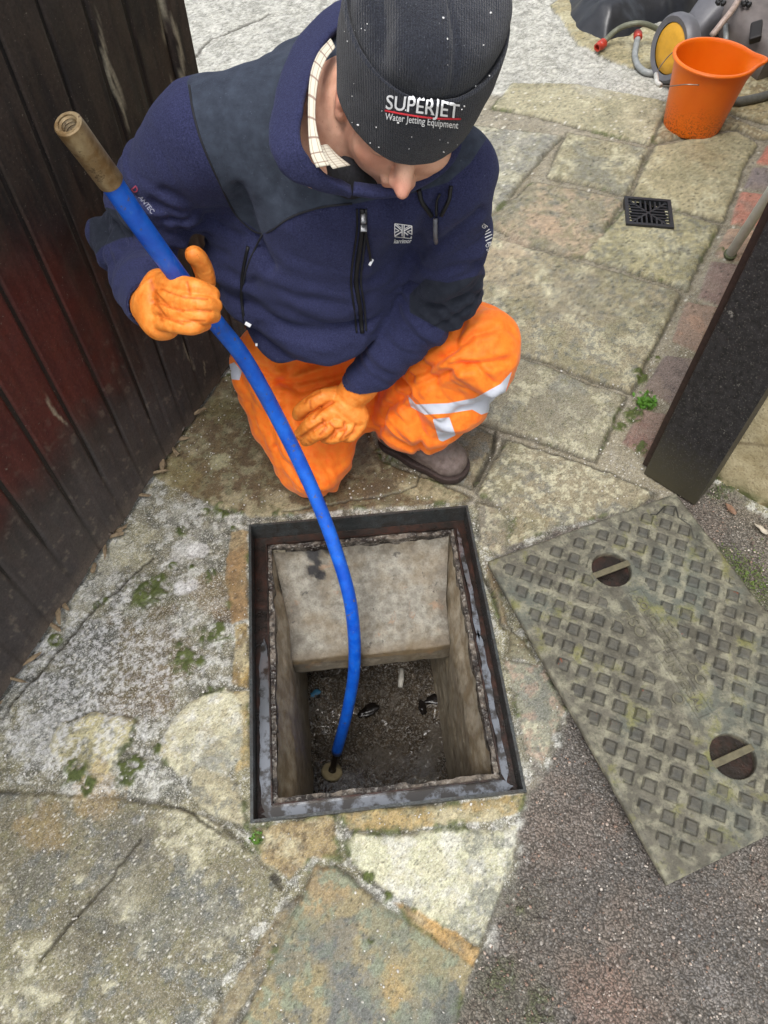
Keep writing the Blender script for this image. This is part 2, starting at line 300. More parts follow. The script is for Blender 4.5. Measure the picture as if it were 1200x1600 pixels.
def ground_fields(x, y):
    q = np.stack([x, y, np.zeros_like(x)], -1).astype(np.float32)
    wx = (fbm(q, 9, 3, 1) - .5) * .022 + (fbm(q, 60, 3, 11) - .5) * .010; wy = (fbm(q, 9, 3, 2) - .5) * .022 + (fbm(q, 60, 3, 12) - .5) * .010
    xw, yw = x + wx, y + wy
    n1 = fbm(q, 14, 6, 3, .62); n2 = fbm(q, 45, 4, 4, .65); n3 = fbm(q, 150, 3, 5); n4 = fbm(q, 5, 6, 6, .62); n5 = fbm(q, 26, 6, 8, .72)
    # base: worn mortar and crusted grit
    base = L(138, 134, 112, K); col = np.empty(x.shape + (3,), np.float32); col[:] = base
    def mixc(m, c): 
        nonlocal col; m = np.clip(m, 0, 1)[..., None]; col = col * (1 - m) + np.asarray(c, np.float32) * m
    mixc(sstep(.50, .58, n1) * .45, C(184, 186, 178)); mixc(sstep(.50, .58, n5) * .65, C(92, 92, 82)); mixc(sstep(.52, .60, n4) * .55, C(152, 146, 104)); mixc(sstep(.54, .58, n2) * .55, C(218, 220, 216)); mixc(sstep(.56, .60, fbm(q, 34, 5, 15, .7)) * .5, C(60, 62, 56))
    h = -.004 + (n1 - .5) * .010 + (n2 - .5) * .006 + (n3 - .5) * .0022; grit = .75 + .25 * sstep(.4, .6, n2); wet = np.zeros_like(x)
    far = sstep(2.35, 2.75, y + (n4 - .5) * .5 - .25 * (x - .2) * (x > .2))   # pale crusted concrete at the back
    mixc(far * .9, C(190, 190, 182)); mixc(far * sstep(.47, .56, n5) * .6, C(128, 128, 118)); mixc(far * sstep(.5, .6, n2) * .4, C(225, 224, 218))
    grit = grit * (1 - far) + far * .9
    laid = sstep(.02, -.02, poly_sd(xw, yw, G2([(680, 140), (1130, 170), (1200, 150), (1400, 120), (1400, 300), (1120, 740), (1020, 790), (760, 800), (600, 720), (540, 600), (600, 400)])))
    lc = C(122, 112, 88)[None] * (1 - n1[:, None]) + C(168, 158, 134)[None] * n1[:, None]; col = col * (1 - laid[:, None] * .85) + lc * laid[:, None] * .85; grit = grit * (1 - .55 * laid)
    allst = np.full(x.shape, .1)
    for k, (pl, c, lift, mots, ms, g) in enumerate(STONES):
        pg = G2(pl); lo, hi = pg.min(0) - .06, pg.max(0) + .06
        s = (x > lo[0]) & (x < hi[0]) & (y > lo[1]) & (y < hi[1])
        if not s.any(): continue
        d = poly_sd(xw[s], yw[s], pg); m = sstep(.003, -.003, d)
        allst[s] = np.minimum(allst[s], d)
        qq = q[s] + k * 3.17; a = fbm(qq, 22, 6, k, .72); b = fbm(qq, 9, 7, k + 30, .72); e = fbm(qq, 60, 4, k + 60, .7)
        cc = np.empty((s.sum(), 3), np.float32); cc[:] = c
        for nz, mc, lo_, hi_ in ((a, mots[0], .50, .60), (b, mots[1], .49, .60), (e, mots[2], .52, .60)):
            t = (sstep(lo_, hi_, nz) * ms)[:, None]; cc = cc * (1 - t) + np.asarray(mc, np.float32) * t
        cc *= (1 + (fbm(qq, 90, 3, k + 90) - .5) * .55)[:, None]
        col[s] = col[s] * (1 - m[:, None]) + cc * m[:, None]
        prof = sstep(0.004, -.010, d); lift = lift * (1.0 if k < 13 else .6)
        hs_ = lift - .004 + (a - .5) * .0030 + (b - .5) * .0050 + (e - .5) * .0012
        h[s] = h[s] * (1 - prof) + hs_ * prof; grit[s] = grit[s] * (1 - m) + g * m
    # joints: dark packed dirt just outside the stones of the laid paving
    j = sstep(.0075, .002, np.abs(allst - .003)) * np.maximum(sstep(.46, .62, fbm(q, 12, 3, 21)) * .7, laid * .8) ; mixc(j * .85, C(72, 66, 50)); h -= j * .004; grit *= 1 - .6 * j
    for k, (pl, c) in enumerate(BRICKS):
        pg = G2(pl); lo, hi = pg.min(0) - .03, pg.max(0) + .03; s = (x > lo[0]) & (x < hi[0]) & (y > lo[1]) & (y < hi[1])
        if not s.any(): continue
        d = poly_sd(x[s] + wx[s] * .5, y[s] + wy[s] * .5, pg); m = sstep(.003, -.003, d); a = fbm(q[s], 30, 4, k + 5)
        cc = np.asarray(c, np.float32)[None] * (1 + (a - .5)[:, None] * .8); t = sstep(.5, .62, fbm(q[s], 16, 4, k + 70))[:, None] * .5; cc = cc * (1 - t) + C(150, 132, 118) * t
        col[s] = col[s] * (1 - m[:, None]) + cc * m[:, None]; prof = sstep(.003, -.008, d); h[s] = h[s] * (1 - prof) + (.006 + (a - .5) * .004) * prof; grit[s] = grit[s] * (1 - m) + .25 * m
    # tarmac
    pg = G2([(a, b) for a, b in ASPH]); d = poly_sd(x + (n1 - .5) * .09, y + (n5 - .5) * .09, pg); am = sstep(.012, -.022, d + (n2 - .5) * .05)
    am = am * (1 - sstep(-.002, .004, -allst) )   # stones stand through it
    mixc(am, C(118, 114, 108)); mixc(am * sstep(.5, .64, n4) * .5, C(92, 90, 88)); mixc(am * sstep(.53, .62, n1) * .35, C(140, 116, 98))
    rt = sstep(.80, .95, x + .45 * (y - .9)); mixc(am * rt * .6, C(140, 132, 108))
    h = h * (1 - am) + am * (-.006 + (n2 - .5) * .004 + (n1 - .5) * .004); grit = grit * (1 - am) + .12 * am
    for k, (px, py, r, c, st) in enumerate(STAINS): mixc(blob(x, y, px, py, r, k + 3) * st * (.75 + .5 * (n3 - .5)), c)
    # white crust left of the frame
    m = blob(x, y, 150, 1060, .22, 90) * sstep(.5, .56, n3) * .6; mixc(m, C(222, 224, 228))
    for pl, wd in CRACKS:
        if wd <= 0: continue
        dd = line_d(xw, yw, G2(pl)); m = sstep(wd, wd * .4, dd); mixc(m * .8, C(56, 50, 36)); h -= m * .005; grit *= 1 - .7 * m
    ms = np.zeros_like(x)
    for k, (px, py, r) in enumerate(MOSS):
        if r > 0: ms = np.maximum(ms, blob(x, y, px, py, r, k + 40))
    ms = np.maximum(ms, sstep(.60, .66, fbm(q, 16, 4, 77)) * sstep(.012, .0, np.abs(allst)) * .8 * (1 - am))
    ms = ms * sstep(.34, .5, fbm(q, 110, 3, 78))
    mc = C(58, 72, 34)[None] * (1 - n2[..., None]) * 1.0 + C(104, 116, 46)[None] * n2[..., None]
    col = col * (1 - ms[..., None]) + mc * ms[..., None]; h += ms * (.004 + .006 * (n3 - .3)); grit *= 1 - ms
    # damp along the gate foot and knee
    wet = np.clip(blob(x, y, 560, 740, .22, 201) * .8 + blob(x, y, 800, 990, .06, 202), 0, 1)
    col *= (1 + (n3 - .5) * .35)[..., None]
    lum = (col * np.array([.3, .55, .15], np.float32)).sum(-1, keepdims=True); col = col * (.86 if True else 1) + lum * .14
    hf = rng.random(x.shape).astype(np.float32); hf2 = rng.random(x.shape); col *= (1 + (hf - .5) * (.42 + .25 * grit))[..., None]
    sp_ = (hf2 > .985) & (grit > .3); col[sp_] = C(226, 224, 214); sd_ = (hf2 < .030) & (am < .5); col[sd_] *= .42; h = h + (hf - .5) * .0009 + (n2 - .5) * .003 * grit
    return col, h, grit, am, ms, wet
m = NT('paving surface'); vc = m.attr('col', 'Color'); gr = m.attr('grit'); asph = m.attr('asph'); mo = m.attr('moss'); wt = m.attr('wet')
f1 = m.noise(420, 5, .7); f2 = m.noise(1100, 3, .6); f0 = m.noise(90, 6, .65)
c = m.mix(m.ramp(f1, (.32, 0), (.68, 1)), m.mix(1.0, vc, (.66, .64, .6), 'MULTIPLY'), m.mix(1.0, vc, (1.3, 1.3, 1.28), 'MULTIPLY'))
gn = m.math('MULTIPLY', m.ramp(m.noise(330, 4, .75), (.54, 0), (.60, 1)), m.math('MULTIPLY', gr, .85)); c = m.mix(gn, c, C(232, 232, 226))
gd = m.math('MULTIPLY', m.ramp(m.noise(260, 5, .75, dist=.5), (.36, 1), (.43, 0)), m.math('MULTIPLY', gr, .75)); c = m.mix(gd, c, C(70, 68, 60))
pit = m.math('MULTIPLY', m.ramp(m.vor(170), (.10, 1), (.22, 0)), .35); c = m.mix(pit, c, C(80, 76, 60))
dv = m.n('VectorMath', operation='MULTIPLY_ADD', i_0=m.n('TexNoise', i_Vector=m.co(), i_Scale=55.0, i_Detail=3).outputs['Color'], i_1=(.012, .012, .012), i_2=m.co()).outputs[0]; vcol = m.vor(250, out='Color', rand=1.0, vec=dv); vd = m.vor(250, vec=dv); sep = m.n('SeparateColor', i_Color=vcol).outputs[0]; sep2 = m.n('SeparateColor', i_Color=vcol).outputs[1]
ag = m.ramp(sep, (.0, C(72, 70, 68)), (.35, C(104, 98, 94)), (.62, C(128, 122, 116)), (.84, C(156, 146, 136)), (.95, C(140, 140, 140)), (1.0, C(220, 214, 206)))
ag = m.mix(.58, ag, vc); ag = m.mix(m.ramp(vd, (.40, 0), (.70, .8)), ag, C(62, 58, 52)); ag = m.mix(m.ramp(f1, (.3, 0), (.7, .5)), ag, m.mix(1.0, ag, (1.6, 1.55, 1.5), 'MULTIPLY'))
c = m.mix(asph, c, ag)
hb = m.math('ADD', m.math('MULTIPLY', f1, .6), m.math('MULTIPLY', f2, .25)); hb = m.math('ADD', hb, m.math('MULTIPLY', m.math('MULTIPLY', m.math('SUBTRACT', 1.0, vd), asph), 1.6))
rg = m.math('SUBTRACT', m.ramp(m.noise(7, 5, .65), (.38, .58), (.62, .88)), m.math('MULTIPLY', wt, .42))
m.p(Base_Color=c, Roughness=rg, Normal=m.bump(hb, .75, .0024), Specular_IOR_Level=.35); M_GROUND = m.m
def ground_patch(xs, ys, name):
    X, Y = np.meshgrid(xs, ys); col, h, grit, am, ms, wet = ground_fields(X.ravel(), Y.ravel())
    x, y = X.ravel(), Y.ravel(); V = np.stack([x, y, h], 1); F = grid_faces(len(xs), len(ys))
    lx = (x - FC[0]) * FA[0, 0] + (y - FC[1]) * FA[0, 1]; ly = (x - FC[0]) * FA[1, 0] + (y - FC[1]) * FA[1, 1]
    V[:, 2] = np.where((np.abs(lx) < FW / 2 + .02) & (np.abs(ly) < FL / 2 + .02), np.minimum(V[:, 2], .001), V[:, 2])
    hole = (np.abs(lx) < FW / 2 - .004) & (np.abs(ly) < FL / 2 - .004)
    gc = G(1012, 336); ga = R(-8); gx = (x - gc[0]) * math.cos(ga) + (y - gc[1]) * math.sin(ga); gy = -(x - gc[0]) * math.sin(ga) + (y - gc[1]) * math.cos(ga)
    hole2 = (np.abs(gx) < .062) & (np.abs(gy) < .062)
    F = F[~(hole[F].any(1) | hole2[F].all(1))]
    return V, F, col, dict(grit=grit, asph=am, moss=ms, wet=wet)
def join(parts):
    V, F, Cc, A, n = [], [], [], {}, 0
    for v, f, c_, a in parts:
        V.append(v); F.append(f + n); Cc.append(c_); n += len(v)
        for k in a: A.setdefault(k, []).append(a[k])
    return np.vstack(V), np.vstack(F), np.vstack(Cc), {k: np.concatenate(v) for k, v in A.items()}
GS = .0032
pv = join([ground_patch(np.arange(-1.15, 1.62, GS), np.arange(-.42, 1.70, GS), 'near'),
           ground_patch(np.arange(-2.6, 3.2, .008), np.arange(1.697, 4.9, .008), 'far'),
           ground_patch(np.arange(-2.6, -1.146, .02), np.arange(-1.3, 1.71, .02), 'l'), ground_patch(np.arange(1.615, 3.2, .02), np.arange(-1.3, 1.71, .02), 'r'),
           ground_patch(np.arange(-1.16, 1.63, .02), np.arange(-1.3, -.415, .02), 'b')])
o = mesh('paving', pv[0], pv[1], M_GROUND, None, True, pv[2], pv[3]); tag(o, 'old lichen-crusted stone paving and patched tarmac around the open manhole', kind='structure')
PAV = BVHTree.FromPolygons([tuple(v) for v in G2([(0, 0)]).tolist()] or [(0, 0, 0)], []) if False else None
# wider ground, with a gap where the modelled paving lies
mb = MB(); zz = -.03
for (x0, x1, y0, y1) in ((-60, -2.58, -60, 90), (3.18, 60, -60, 90), (-2.58, 3.18, -60, -1.28), (-2.58, 3.18, 4.88, 90)):
    mb.add([(x0, y0, zz + .02), (x1, y0, zz + .02), (x1, y1, zz + .02), (x0, y1, zz + .02)], [(0, 1, 2, 3)])
o = mb.build('ground', simple('far ground', C(150, 146, 130), .9, nscale=8, var=.3)); tag(o, 'wider grey concrete yard beyond the paving', kind='structure')
# ============================================================ INSPECTION CHAMBER
def fl(x, y, z): return FC + x * FA[0] + y * FA[1] + np.array([0, 0, z])
def steel(name, base, rust, rough=.5):
    m = NT(name); f = m.noise(35, 6, .65); g = m.noise(220, 4, .6); s = m.noise(12, 5, .6)
    c = m.mix(m.ramp(f, (.42, 0), (.60, 1)), base, rust); c = m.mix(m.ramp(s, (.5, 0), (.62, .8)), c, tuple(np.array(base) * .45)); c = m.mix(m.ramp(g, (.3, 0), (.75, .6)), c, tuple(np.minimum(np.array(base) * 1.7, 1)))
    m.p(Base_Color=c, Roughness=m.ramp(f, (.3, rough * .6), (.7, min(rough * 1.5, 1))), Metallic=.25, Normal=m.bump(m.math('ADD', f, g), .5, .002)); return m.m
M_FRAME = steel('galvanised frame steel', C(72, 76, 76), C(52, 46, 40), .32)
M_DARKST = steel('dark rusty steel', C(42, 36, 32), C(72, 40, 28), .35)
fr = empty('manhole_surround', fl(0, 0, 0), 'rectangular steel manhole frame set in the stone paving, open, with water in its channel', 'manhole frame')
M0 = MB(); c0 = fl(0, 0, 0)
M0.ring(c0, FA, FW, FL, FW - .012, FL - .012, -.075, .006); M0.build('outer_rim', M_FRAME, fr)
M0 = MB(); M0.ring(c0, FA, FW - .0125, FL - .0125, FW - .094, FL - .094, -.075, -.050); M0.build('channel', M_DARKST, fr)
M0 = MB(); M0.ring(c0, FA, FW - .072, FL - .072, FW - .078, FL - .078, -.0495, -.030); M0.build('seal_lip', M_DARKST, fr)
def wobble_ring(w0, l0, w1, l1, z, seed, amp, n=110):   # thin irregular ring sheet following a rectangle
    V = []; F = []
    def pt(w_, l_, t):
        per = 2 * (w_ + l_); s = t * per
        if s < w_: return (-w_ / 2 + s, -l_ / 2)
        s -= w_
        if s < l_: return (w_ / 2, -l_ / 2 + s)
        s -= l_
        if s < w_: return (w_ / 2 - s, l_ / 2)
        s -= w_; return (-w_ / 2, l_ / 2 - s)
    # same corner fractions for both rings
    cr = [0, w0 / (2 * (w0 + l0)), .5, .5 + w0 / (2 * (w0 + l0)), 1]; cr1 = [0, w1 / (2 * (w1 + l1)), .5, .5 + w1 / (2 * (w1 + l1)), 1]
    ts = []
    for k in range(4):
        for j in range(n): ts.append((cr[k] + (cr[k + 1] - cr[k]) * j / n, cr1[k] + (cr1[k + 1] - cr1[k]) * j / n))
    for a, b in ts:
        p0 = pt(w0, l0, a); p1 = pt(w1, l1, b); nn = float(fbm(np.array([[p1[0], p1[1], seed]]), 30, 4, seed)[0] - .5) * amp
        q = np.array(p1); q = q * (1 + nn / .3); V += [fl(p0[0], p0[1], z), fl(q[0], q[1], z)]
    m_ = len(ts); F = [(2 * i, 2 * ((i + 1) % m_), 2 * ((i + 1) % m_) + 1, 2 * i + 1) for i in range(m_)]; return V, F
mw = NT('still channel water'); mw.p(Base_Color=mw.mix(mw.ramp(mw.noise(28, 5, .65), (.46, 0), (.56, 1)), C(150, 154, 160), C(84, 80, 76)), Roughness=.10, Specular_IOR_Level=.9, Metallic=.6, Normal=mw.bump(mw.noise(30, 3, .5), .06, .002)); M_WATER = mw.m  # grey, partly metallic base colour paints the sky's reflection into the water
def puddle(side, t0, t1, wmin, wmax, seed):     # streaks of standing water in the channel: side 0 near, 1 right, 2 far, 3 left
    V = []; n = 90
    for i in range(n):
        t = t0 + (t1 - t0) * i / (n - 1); q = np.array([[t * 3.1, seed, 0.]]); w_ = wmin + (wmax - wmin) * float(fbm(q, 5, 4, seed)[0]) ; w_ *= float(sstep(0, .05, t - t0)) * float(sstep(0, .05, t1 - t)) + .02; cc = .0265 + .010 * float(fbm(q, 3, 3, seed + 4)[0] - .5)
        for e in (cc - w_ / 2, cc + w_ / 2):
            e = min(max(e, .0075), .0375)
            if side in (0, 2): x_ = (t - .5) * (FW - .03); y_ = (-1 if side == 0 else 1) * (FL / 2 - e)
            else: y_ = (t - .5) * (FL - .03); x_ = (1 if side == 1 else -1) * (FW / 2 - e)
            V.append(fl(x_, y_, -.0405 - .0004 * side))
    return V, [(2 * i, 2 * i + 2, 2 * i + 3, 2 * i + 1) for i in range(n - 1)]
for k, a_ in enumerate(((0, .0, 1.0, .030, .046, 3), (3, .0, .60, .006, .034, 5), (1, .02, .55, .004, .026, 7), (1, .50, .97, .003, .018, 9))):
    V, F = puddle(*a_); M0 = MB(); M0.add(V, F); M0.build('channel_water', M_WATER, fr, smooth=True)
# grimy mortar ledge inside the seal lip
M_LEDGE = NT('grimy mortar ledge'); m = M_LEDGE; f = m.noise(40, 6, .65); g = m.noise(130, 4, .6); s = m.noise(16, 4, .6)
c = m.mix(m.ramp(f, (.42, 0), (.60, 1)), C(44, 38, 34), C(132, 122, 110)); c = m.mix(m.ramp(s, (.52, 0), (.6, .9)), c, C(40, 32, 28)); c = m.mix(m.ramp(g, (.55, 0), (.7, .7)), c, C(190, 186, 178))
m.p(Base_Color=c, Roughness=m.ramp(s, (.4, .75), (.6, .25)), Normal=m.bump(m.math('ADD', f, g), .8, .006)); M_LEDGE = m.m
WI, LI = FW - .100, FL - .100      # clear opening
def rough_ring(name, w0, l0, w1, l1, z0, z1, mat, par, amp, seed):
    V1, F1 = wobble_ring(w0, l0, w1, l1, z1, seed, amp); V1 = np.array(V1); n_ = len(V1)
    V1[:, 2] += (fbm(V1, 45, 4, seed) - .5) * .012
    V2 = V1.copy(); V2[:, 2] = z0; Fs = list(F1); m_ = n_ // 2
    for i in range(m_):
        j = (i + 1) % m_; Fs += [(2 * i + 1, 2 * j + 1, n_ + 2 * j + 1, n_ + 2 * i + 1), (2 * j, 2 * i, n_ + 2 * i, n_ + 2 * j)]
    M0 = MB(); M0.add(np.vstack([V1, V2]), Fs); return M0.build(name, mat, par)
# chamber
ch = empty('inspection_chamber', fl(0, 0, -.72), 'deep concrete drain inspection chamber below the open frame, stained walls and sludgy floor', 'drain chamber')
rough_ring('mortar_ledge', FW - .079, FL - .079, WI, LI, -.08, -.036, M_LEDGE, ch, .016, 5.5)
m = NT('stained concrete'); z = m.n('SeparateXYZ', i_Vector=m.co()).outputs[2]
mp = m.n('Mapping', i_Vector=m.co()); mp.inputs['Scale'].default_value = (1, 1, .22)
st = m.noise(14, 6, .6, vec=mp.outputs[0]); f = m.noise(55, 6, .65); g = m.noise(260, 3, .6); bl = m.noise(9, 5, .65)
c = m.mix(m.ramp(st, (.38, 0), (.62, 1)), C(140, 122, 94), C(190, 178, 152)); c = m.mix(m.ramp(f, (.4, 0), (.65, .55)), c, C(176, 170, 152)); c = m.mix(m.ramp(bl, (.60, 0), (.66, .8)), c, C(128, 92, 62))
c = m.mix(m.math('MULTIPLY', m.ramp(m.noise(22, 5, .7), (.60, 0), (.64, 1)), .85), c, C(34, 28, 24)); c = m.mix(m.ramp(g, (.35, .35), (.6, 0)), c, C(60, 52, 42))
m.p(Base_Color=c, Roughness=.55, Normal=m.bump(m.math('ADD', m.math('ADD', f, bl), m.math('MULTIPLY', g, .3)), .7, .006)); M_CONC = m.m
m = NT('brown slimed concrete'); mp = m.n('Mapping', i_Vector=m.co()); mp.inputs['Scale'].default_value = (1, 1, .15)
st = m.noise(30, 6, .6, vec=mp.outputs[0]); f = m.noise(70, 5, .65)
c = m.mix(m.ramp(st, (.35, 0), (.65, 1)), C(124, 100, 74), C(190, 168, 134)); c = m.mix(m.ramp(f, (.5, 0), (.68, .5)), c, C(204, 190, 160)); c = m.mix(m.ramp(m.noise(12, 5, .7), (.55, 0), (.62, .7)), c, C(76, 60, 46)); zz = m.n('SeparateXYZ', i_Vector=m.co()).outputs[2]; c = m.mix(m.ramp(m.math('ADD', m.math('ADD', zz, 1.0), m.math('MULTIPLY', f, .10)), (.72, 0), (.95, .75)), c, m.mix(m.ramp(m.noise(34, 5, .65), (.4, 0), (.6, 1)), C(134, 122, 100), C(182, 174, 156)))
m.p(Base_Color=c, Roughness=.42, Normal=m.bump(m.math('ADD', f, st), .6, .004)); M_SLIME = m.m
def wall_patch(name, p0, du, dv, nu, nv, mat, amp=.006, seed=0, taper=0.0):
    U, Vv = np.meshgrid(np.linspace(0, 1, nu), np.linspace(0, 1, nv)); p = np.asarray(p0)[None] + U.ravel()[:, None] * np.asarray(du)[None] + Vv.ravel()[:, None] * np.asarray(dv)[None]
    n_ = np.cross(du, dv); n_ = n_ / np.linalg.norm(n_); d = (fbm(p, 18, 5, seed) - .5) * amp * 2 - taper * sstep(0, .14, Vv.ravel() * abs(ZF))
    return mesh(name, p + d[:, None] * n_[None], grid_faces(nu, nv), mat, ch, True)
ZF = -.74
a, b = WI / 2 + .002, LI / 2 + .002
wall_patch('chamber_wall', fl(-a, -b, -.045), fl(-a, b, 0) - fl(-a, -b, 0), (0, 0, ZF + .03), 90, 90, M_SLIME, .006, 1, .028)
wall_patch('chamber_wall', fl(a, b, -.045), fl(a, -b, 0) - fl(a, b, 0), (0, 0, ZF + .03), 90, 90, M_SLIME, .006, 2, .024)
wall_patch('chamber_wall', fl(a, -b, -.045), fl(-a, -b, 0) - fl(a, -b, 0), (0, 0, ZF + .03), 70, 90, M_CONC, .006, 3)
wall_patch('chamber_wall', fl(-a, b, -.045), fl(a, b, 0) - fl(-a, b, 0), (0, 0, ZF + .03), 70, 90, M_CONC, .006, 4)
# sloping concrete haunch across the far half
SL0, SL1 = (b - .002, -.066), (b - .228, -.200)
Vs = []; nu, nv = 90, 60
def slab_pt(u, v):      # v 0..1 down the slope, then over the nose
    y = SL0[0] + (SL1[0] - SL0[0]) * v; z_ = SL0[1] + (SL1[1] - SL0[1]) * v; e__ = .024 * min(1.0, max(0.0, (-z_ - .055) / .09)); return fl(-a + e__ + (2 * a - 2 * e__) * u, y, z_)
rows = []
for v in np.linspace(0, 1, nv): rows.append([slab_pt(u, v) for u in np.linspace(0, 1, nu)])
nose = [(0.0, -.004), (-.004, -.012)] + [(-.004, -.012 - .05 * k / 12) for k in range(1, 13)] + [(.01, -.075), (.10, -.08)]
for dy, dz in nose: rows.append([fl(-a + .023 + (2 * a - .046) * u, SL1[0] + dy, SL1[1] + dz) for u in np.linspace(0, 1, nu)])
Vs = np.array(rows).reshape(-1, 3); _u = np.tile(np.linspace(0, 1, nu), len(rows)); _v = np.repeat(np.r_[np.linspace(0, 1, nv), np.full(len(rows) - nv, 1.)], nu); _n = fbm(Vs, 30, 4, 71); Vs[:, 2] += .008 * (np.exp(-_u / .035) + np.exp(-(1 - _u) / .035)) * (.6 + .8 * _n) + .01 * np.exp(-_v / .06); Vs[:, 1] += sstep(.93, 1, _v) * (fbm(Vs, 16, 4, 72) - .5) * .008
Vs[:, 2] += (fbm(Vs, 22, 5, 9) - .5) * .014 - (fbm(Vs, 6, 3, 19) - .5) * .012; Vs[:, 1] += (fbm(Vs, 40, 4, 10) - .5) * .004
m = NT('pale haunch concrete'); f = m.noise(50, 6, .65); g = m.noise(240, 3, .6); bl = m.noise(10, 5, .6); bb = m.noise(17, 5, .65, dist=.4)
c = m.mix(m.ramp(f, (.35, 0), (.65, 1)), C(116, 110, 98), C(170, 166, 152)); c = m.mix(m.ramp(bl, (.46, 0), (.60, .45)), c, C(136, 116, 84)); c = m.mix(m.ramp(bb, (.62, 0), (.66, .5)), c, C(168, 130, 100))
c = m.mix(m.math('MULTIPLY', m.ramp(m.noise(30, 6, .7), (.62, 0), (.67, 1)), .8), c, C(44, 38, 34)); c = m.mix(m.ramp(g, (.35, .4), (.5, 0)), c, C(96, 88, 72)); c = m.mix(m.math('MULTIPLY', m.attr('lipm'), m.ramp(f, (.3, .5), (.6, .9))), c, C(112, 92, 62)); c = m.mix(m.math('MULTIPLY', m.attr('grime'), m.ramp(m.noise(34, 5, .7), (.35, .35), (.6, 1))), c, C(84, 74, 60)); c = m.mix(m.attr('tar'), c, C(24, 20, 20))
m.p(Base_Color=c, Roughness=.6, Normal=m.bump(m.math('ADD', f, m.math('MULTIPLY', g, .4)), .7, .004))
pxs, pys = proj(Vs)
tar = np.zeros(len(Vs))
for (qx, qy, rr) in ((492, 862, 14), (478, 850, 12), (510, 852, 12), (488, 890, 9), (500, 898, 9), (497, 880, 6), (465, 848, 8), (448, 845, 9), (530, 846, 8), (690, 830, 6)):
    cxy = P(qx, qy, 1.0); tar = np.maximum(tar, sstep(1.2, .7, np.hypot(pxs - qx, pys - qy) / rr + (fbm(Vs, 60, 4, qx) - .5) * 1.3))
uu_ = np.tile(np.linspace(0, 1, nu), len(rows)); vv__ = np.repeat(np.r_[np.linspace(0, 1, nv), np.ones(len(rows) - nv)], nu); en = (fbm(Vs, 24, 5, 61, .65) - .5); grime = np.clip(np.maximum.reduce([sstep(.10, .0, uu_ + en * .25), sstep(.10, .0, 1 - uu_ + en * .25), sstep(.12, .0, vv__ + en * .3), sstep(.58, .66, fbm(Vs * np.array([1, .25, 1]), 30, 4, 66)) * .5]), 0, 1) * .8; lipm = np.repeat(np.r_[sstep(.86, 1, np.linspace(0, 1, nv)) * .8, np.ones(2), np.full(len(rows) - nv - 2, .5)], nu); mesh('haunch', Vs, grid_faces(nu, len(rows)), m.m, ch, True, attrs=dict(tar=tar, lipm=lipm, grime=grime))
# floor: sludge, rubble and film of water
xs = np.arange(-a, a + .003, .004); ys = np.arange(-b, b + .003, .004); X, Y = np.meshgrid(xs, ys); q = np.stack([X.ravel(), Y.ravel(), np.zeros(X.size)], 1)
rid = 1 - np.abs(2 * fbm(q, 16, 5, 31, .6) - 1); hz = (fbm(q, 7, 4, 30) - .5) * .06 + (rid - .8) * .05 + (fbm(q, 60, 4, 32) - .5) * .030
r1 = np.hypot((q[:, 0] - .03) / .9, (q[:, 1] + .02)); hz += -.02 * sstep(.22, .05, r1)
FV = fl(0, 0, ZF + .05)[None] + q[:, :1] * FA[0][None] + q[:, 1:2] * FA[1][None]; FV[:, 2] += hz
m = NT('wet sludge and rubble'); f = m.noise(45, 7, .7); g = m.noise(160, 4, .65); bl = m.noise(9, 4, .6)
c = m.mix(m.ramp(f, (.36, 0), (.66, 1)), C(60, 48, 38), C(158, 140, 116)); c = m.mix(m.ramp(g, (.53, 0), (.58, .95)), c, C(226, 220, 210)); c = m.mix(m.ramp(bl, (.54, 0), (.64, .7)), c, C(172, 162, 148))  # near-white specks paint wet glints into the sludge colour
m.p(Base_Color=c, Roughness=m.ramp(bl, (.35, .05), (.6, .30)), Normal=m.bump(m.math('ADD', f, m.math('MULTIPLY', g, 1.5)), 1.0, .016), Specular_IOR_Level=1.0, Coat_Weight=.6, Coat_Roughness=.05)
mesh('sludge_floor', FV, grid_faces(len(xs), len(ys)), m.m, ch, True)
m = NT('shallow drain water'); m.p(Base_Color=C(64, 56, 46), Roughness=.03, Alpha=.35, Specular_IOR_Level=1.0, Normal=m.bump(m.noise(60, 3, .5), .25, .004))
M0 = MB(); M0.add([fl(-a, -b, ZF + .056), fl(a, -b, ZF + .056), fl(a, b, ZF + .056), fl(-a, b, ZF + .056)], [(0, 1, 2, 3)])
tag(M0.build('water', m.m), 'thin film of dirty water over the chamber floor', kind='structure')
# litter on the chamber floor
def chunk(c, s, seed, n=2):
    import bmesh
    bm = bmesh.new(); bmesh.ops.create_icosphere(bm, subdivisions=n, radius=1); V = np.array([v.co[:] for v in bm.verts]); F = [[v.index for v in f.verts] for f in bm.faces]; bm.free()
    V *= (1 + (fbm(V + seed, 1.6, 4, seed) - .5)[:, None] * 1.7); th = seed * 1.7; A = np.array([[math.cos(th), math.sin(th), 0], [-math.sin(th), math.cos(th), 0], [0, 0, 1]])
    return (V * np.asarray(s)) @ A + np.asarray(c), F
def floor_at(px, py, z=None):
    z = ZF + .06 if z is None else z; return G(px, py, z)
M_DEB = simple('wet black silt', C(24, 20, 18), .25, nscale=90, bump=.5, bdist=.004)
M_RUB = simple('wet rubble', C(88, 78, 66), .18, nscale=70, var=.5, bump=.6, bdist=.004)
for k, (px, py, s, mt, lab) in enumerate([(690, 1090, (.05, .018, .006), M_DEB, 'black silt lump on the right of the chamber floor'), (660, 1105, (.02, .012, .008), M_DEB, 'small black silt clump left of the larger black lump'),
        (575, 1110, (.03, .016, .006), M_DEB, 'dark lump in the middle of the chamber floor')]):
    V, F = chunk(floor_at(px, py), s, k + 2, 3); o = mesh('rubble_piece', V, F, mt); tag(o, lab, 'rubble')
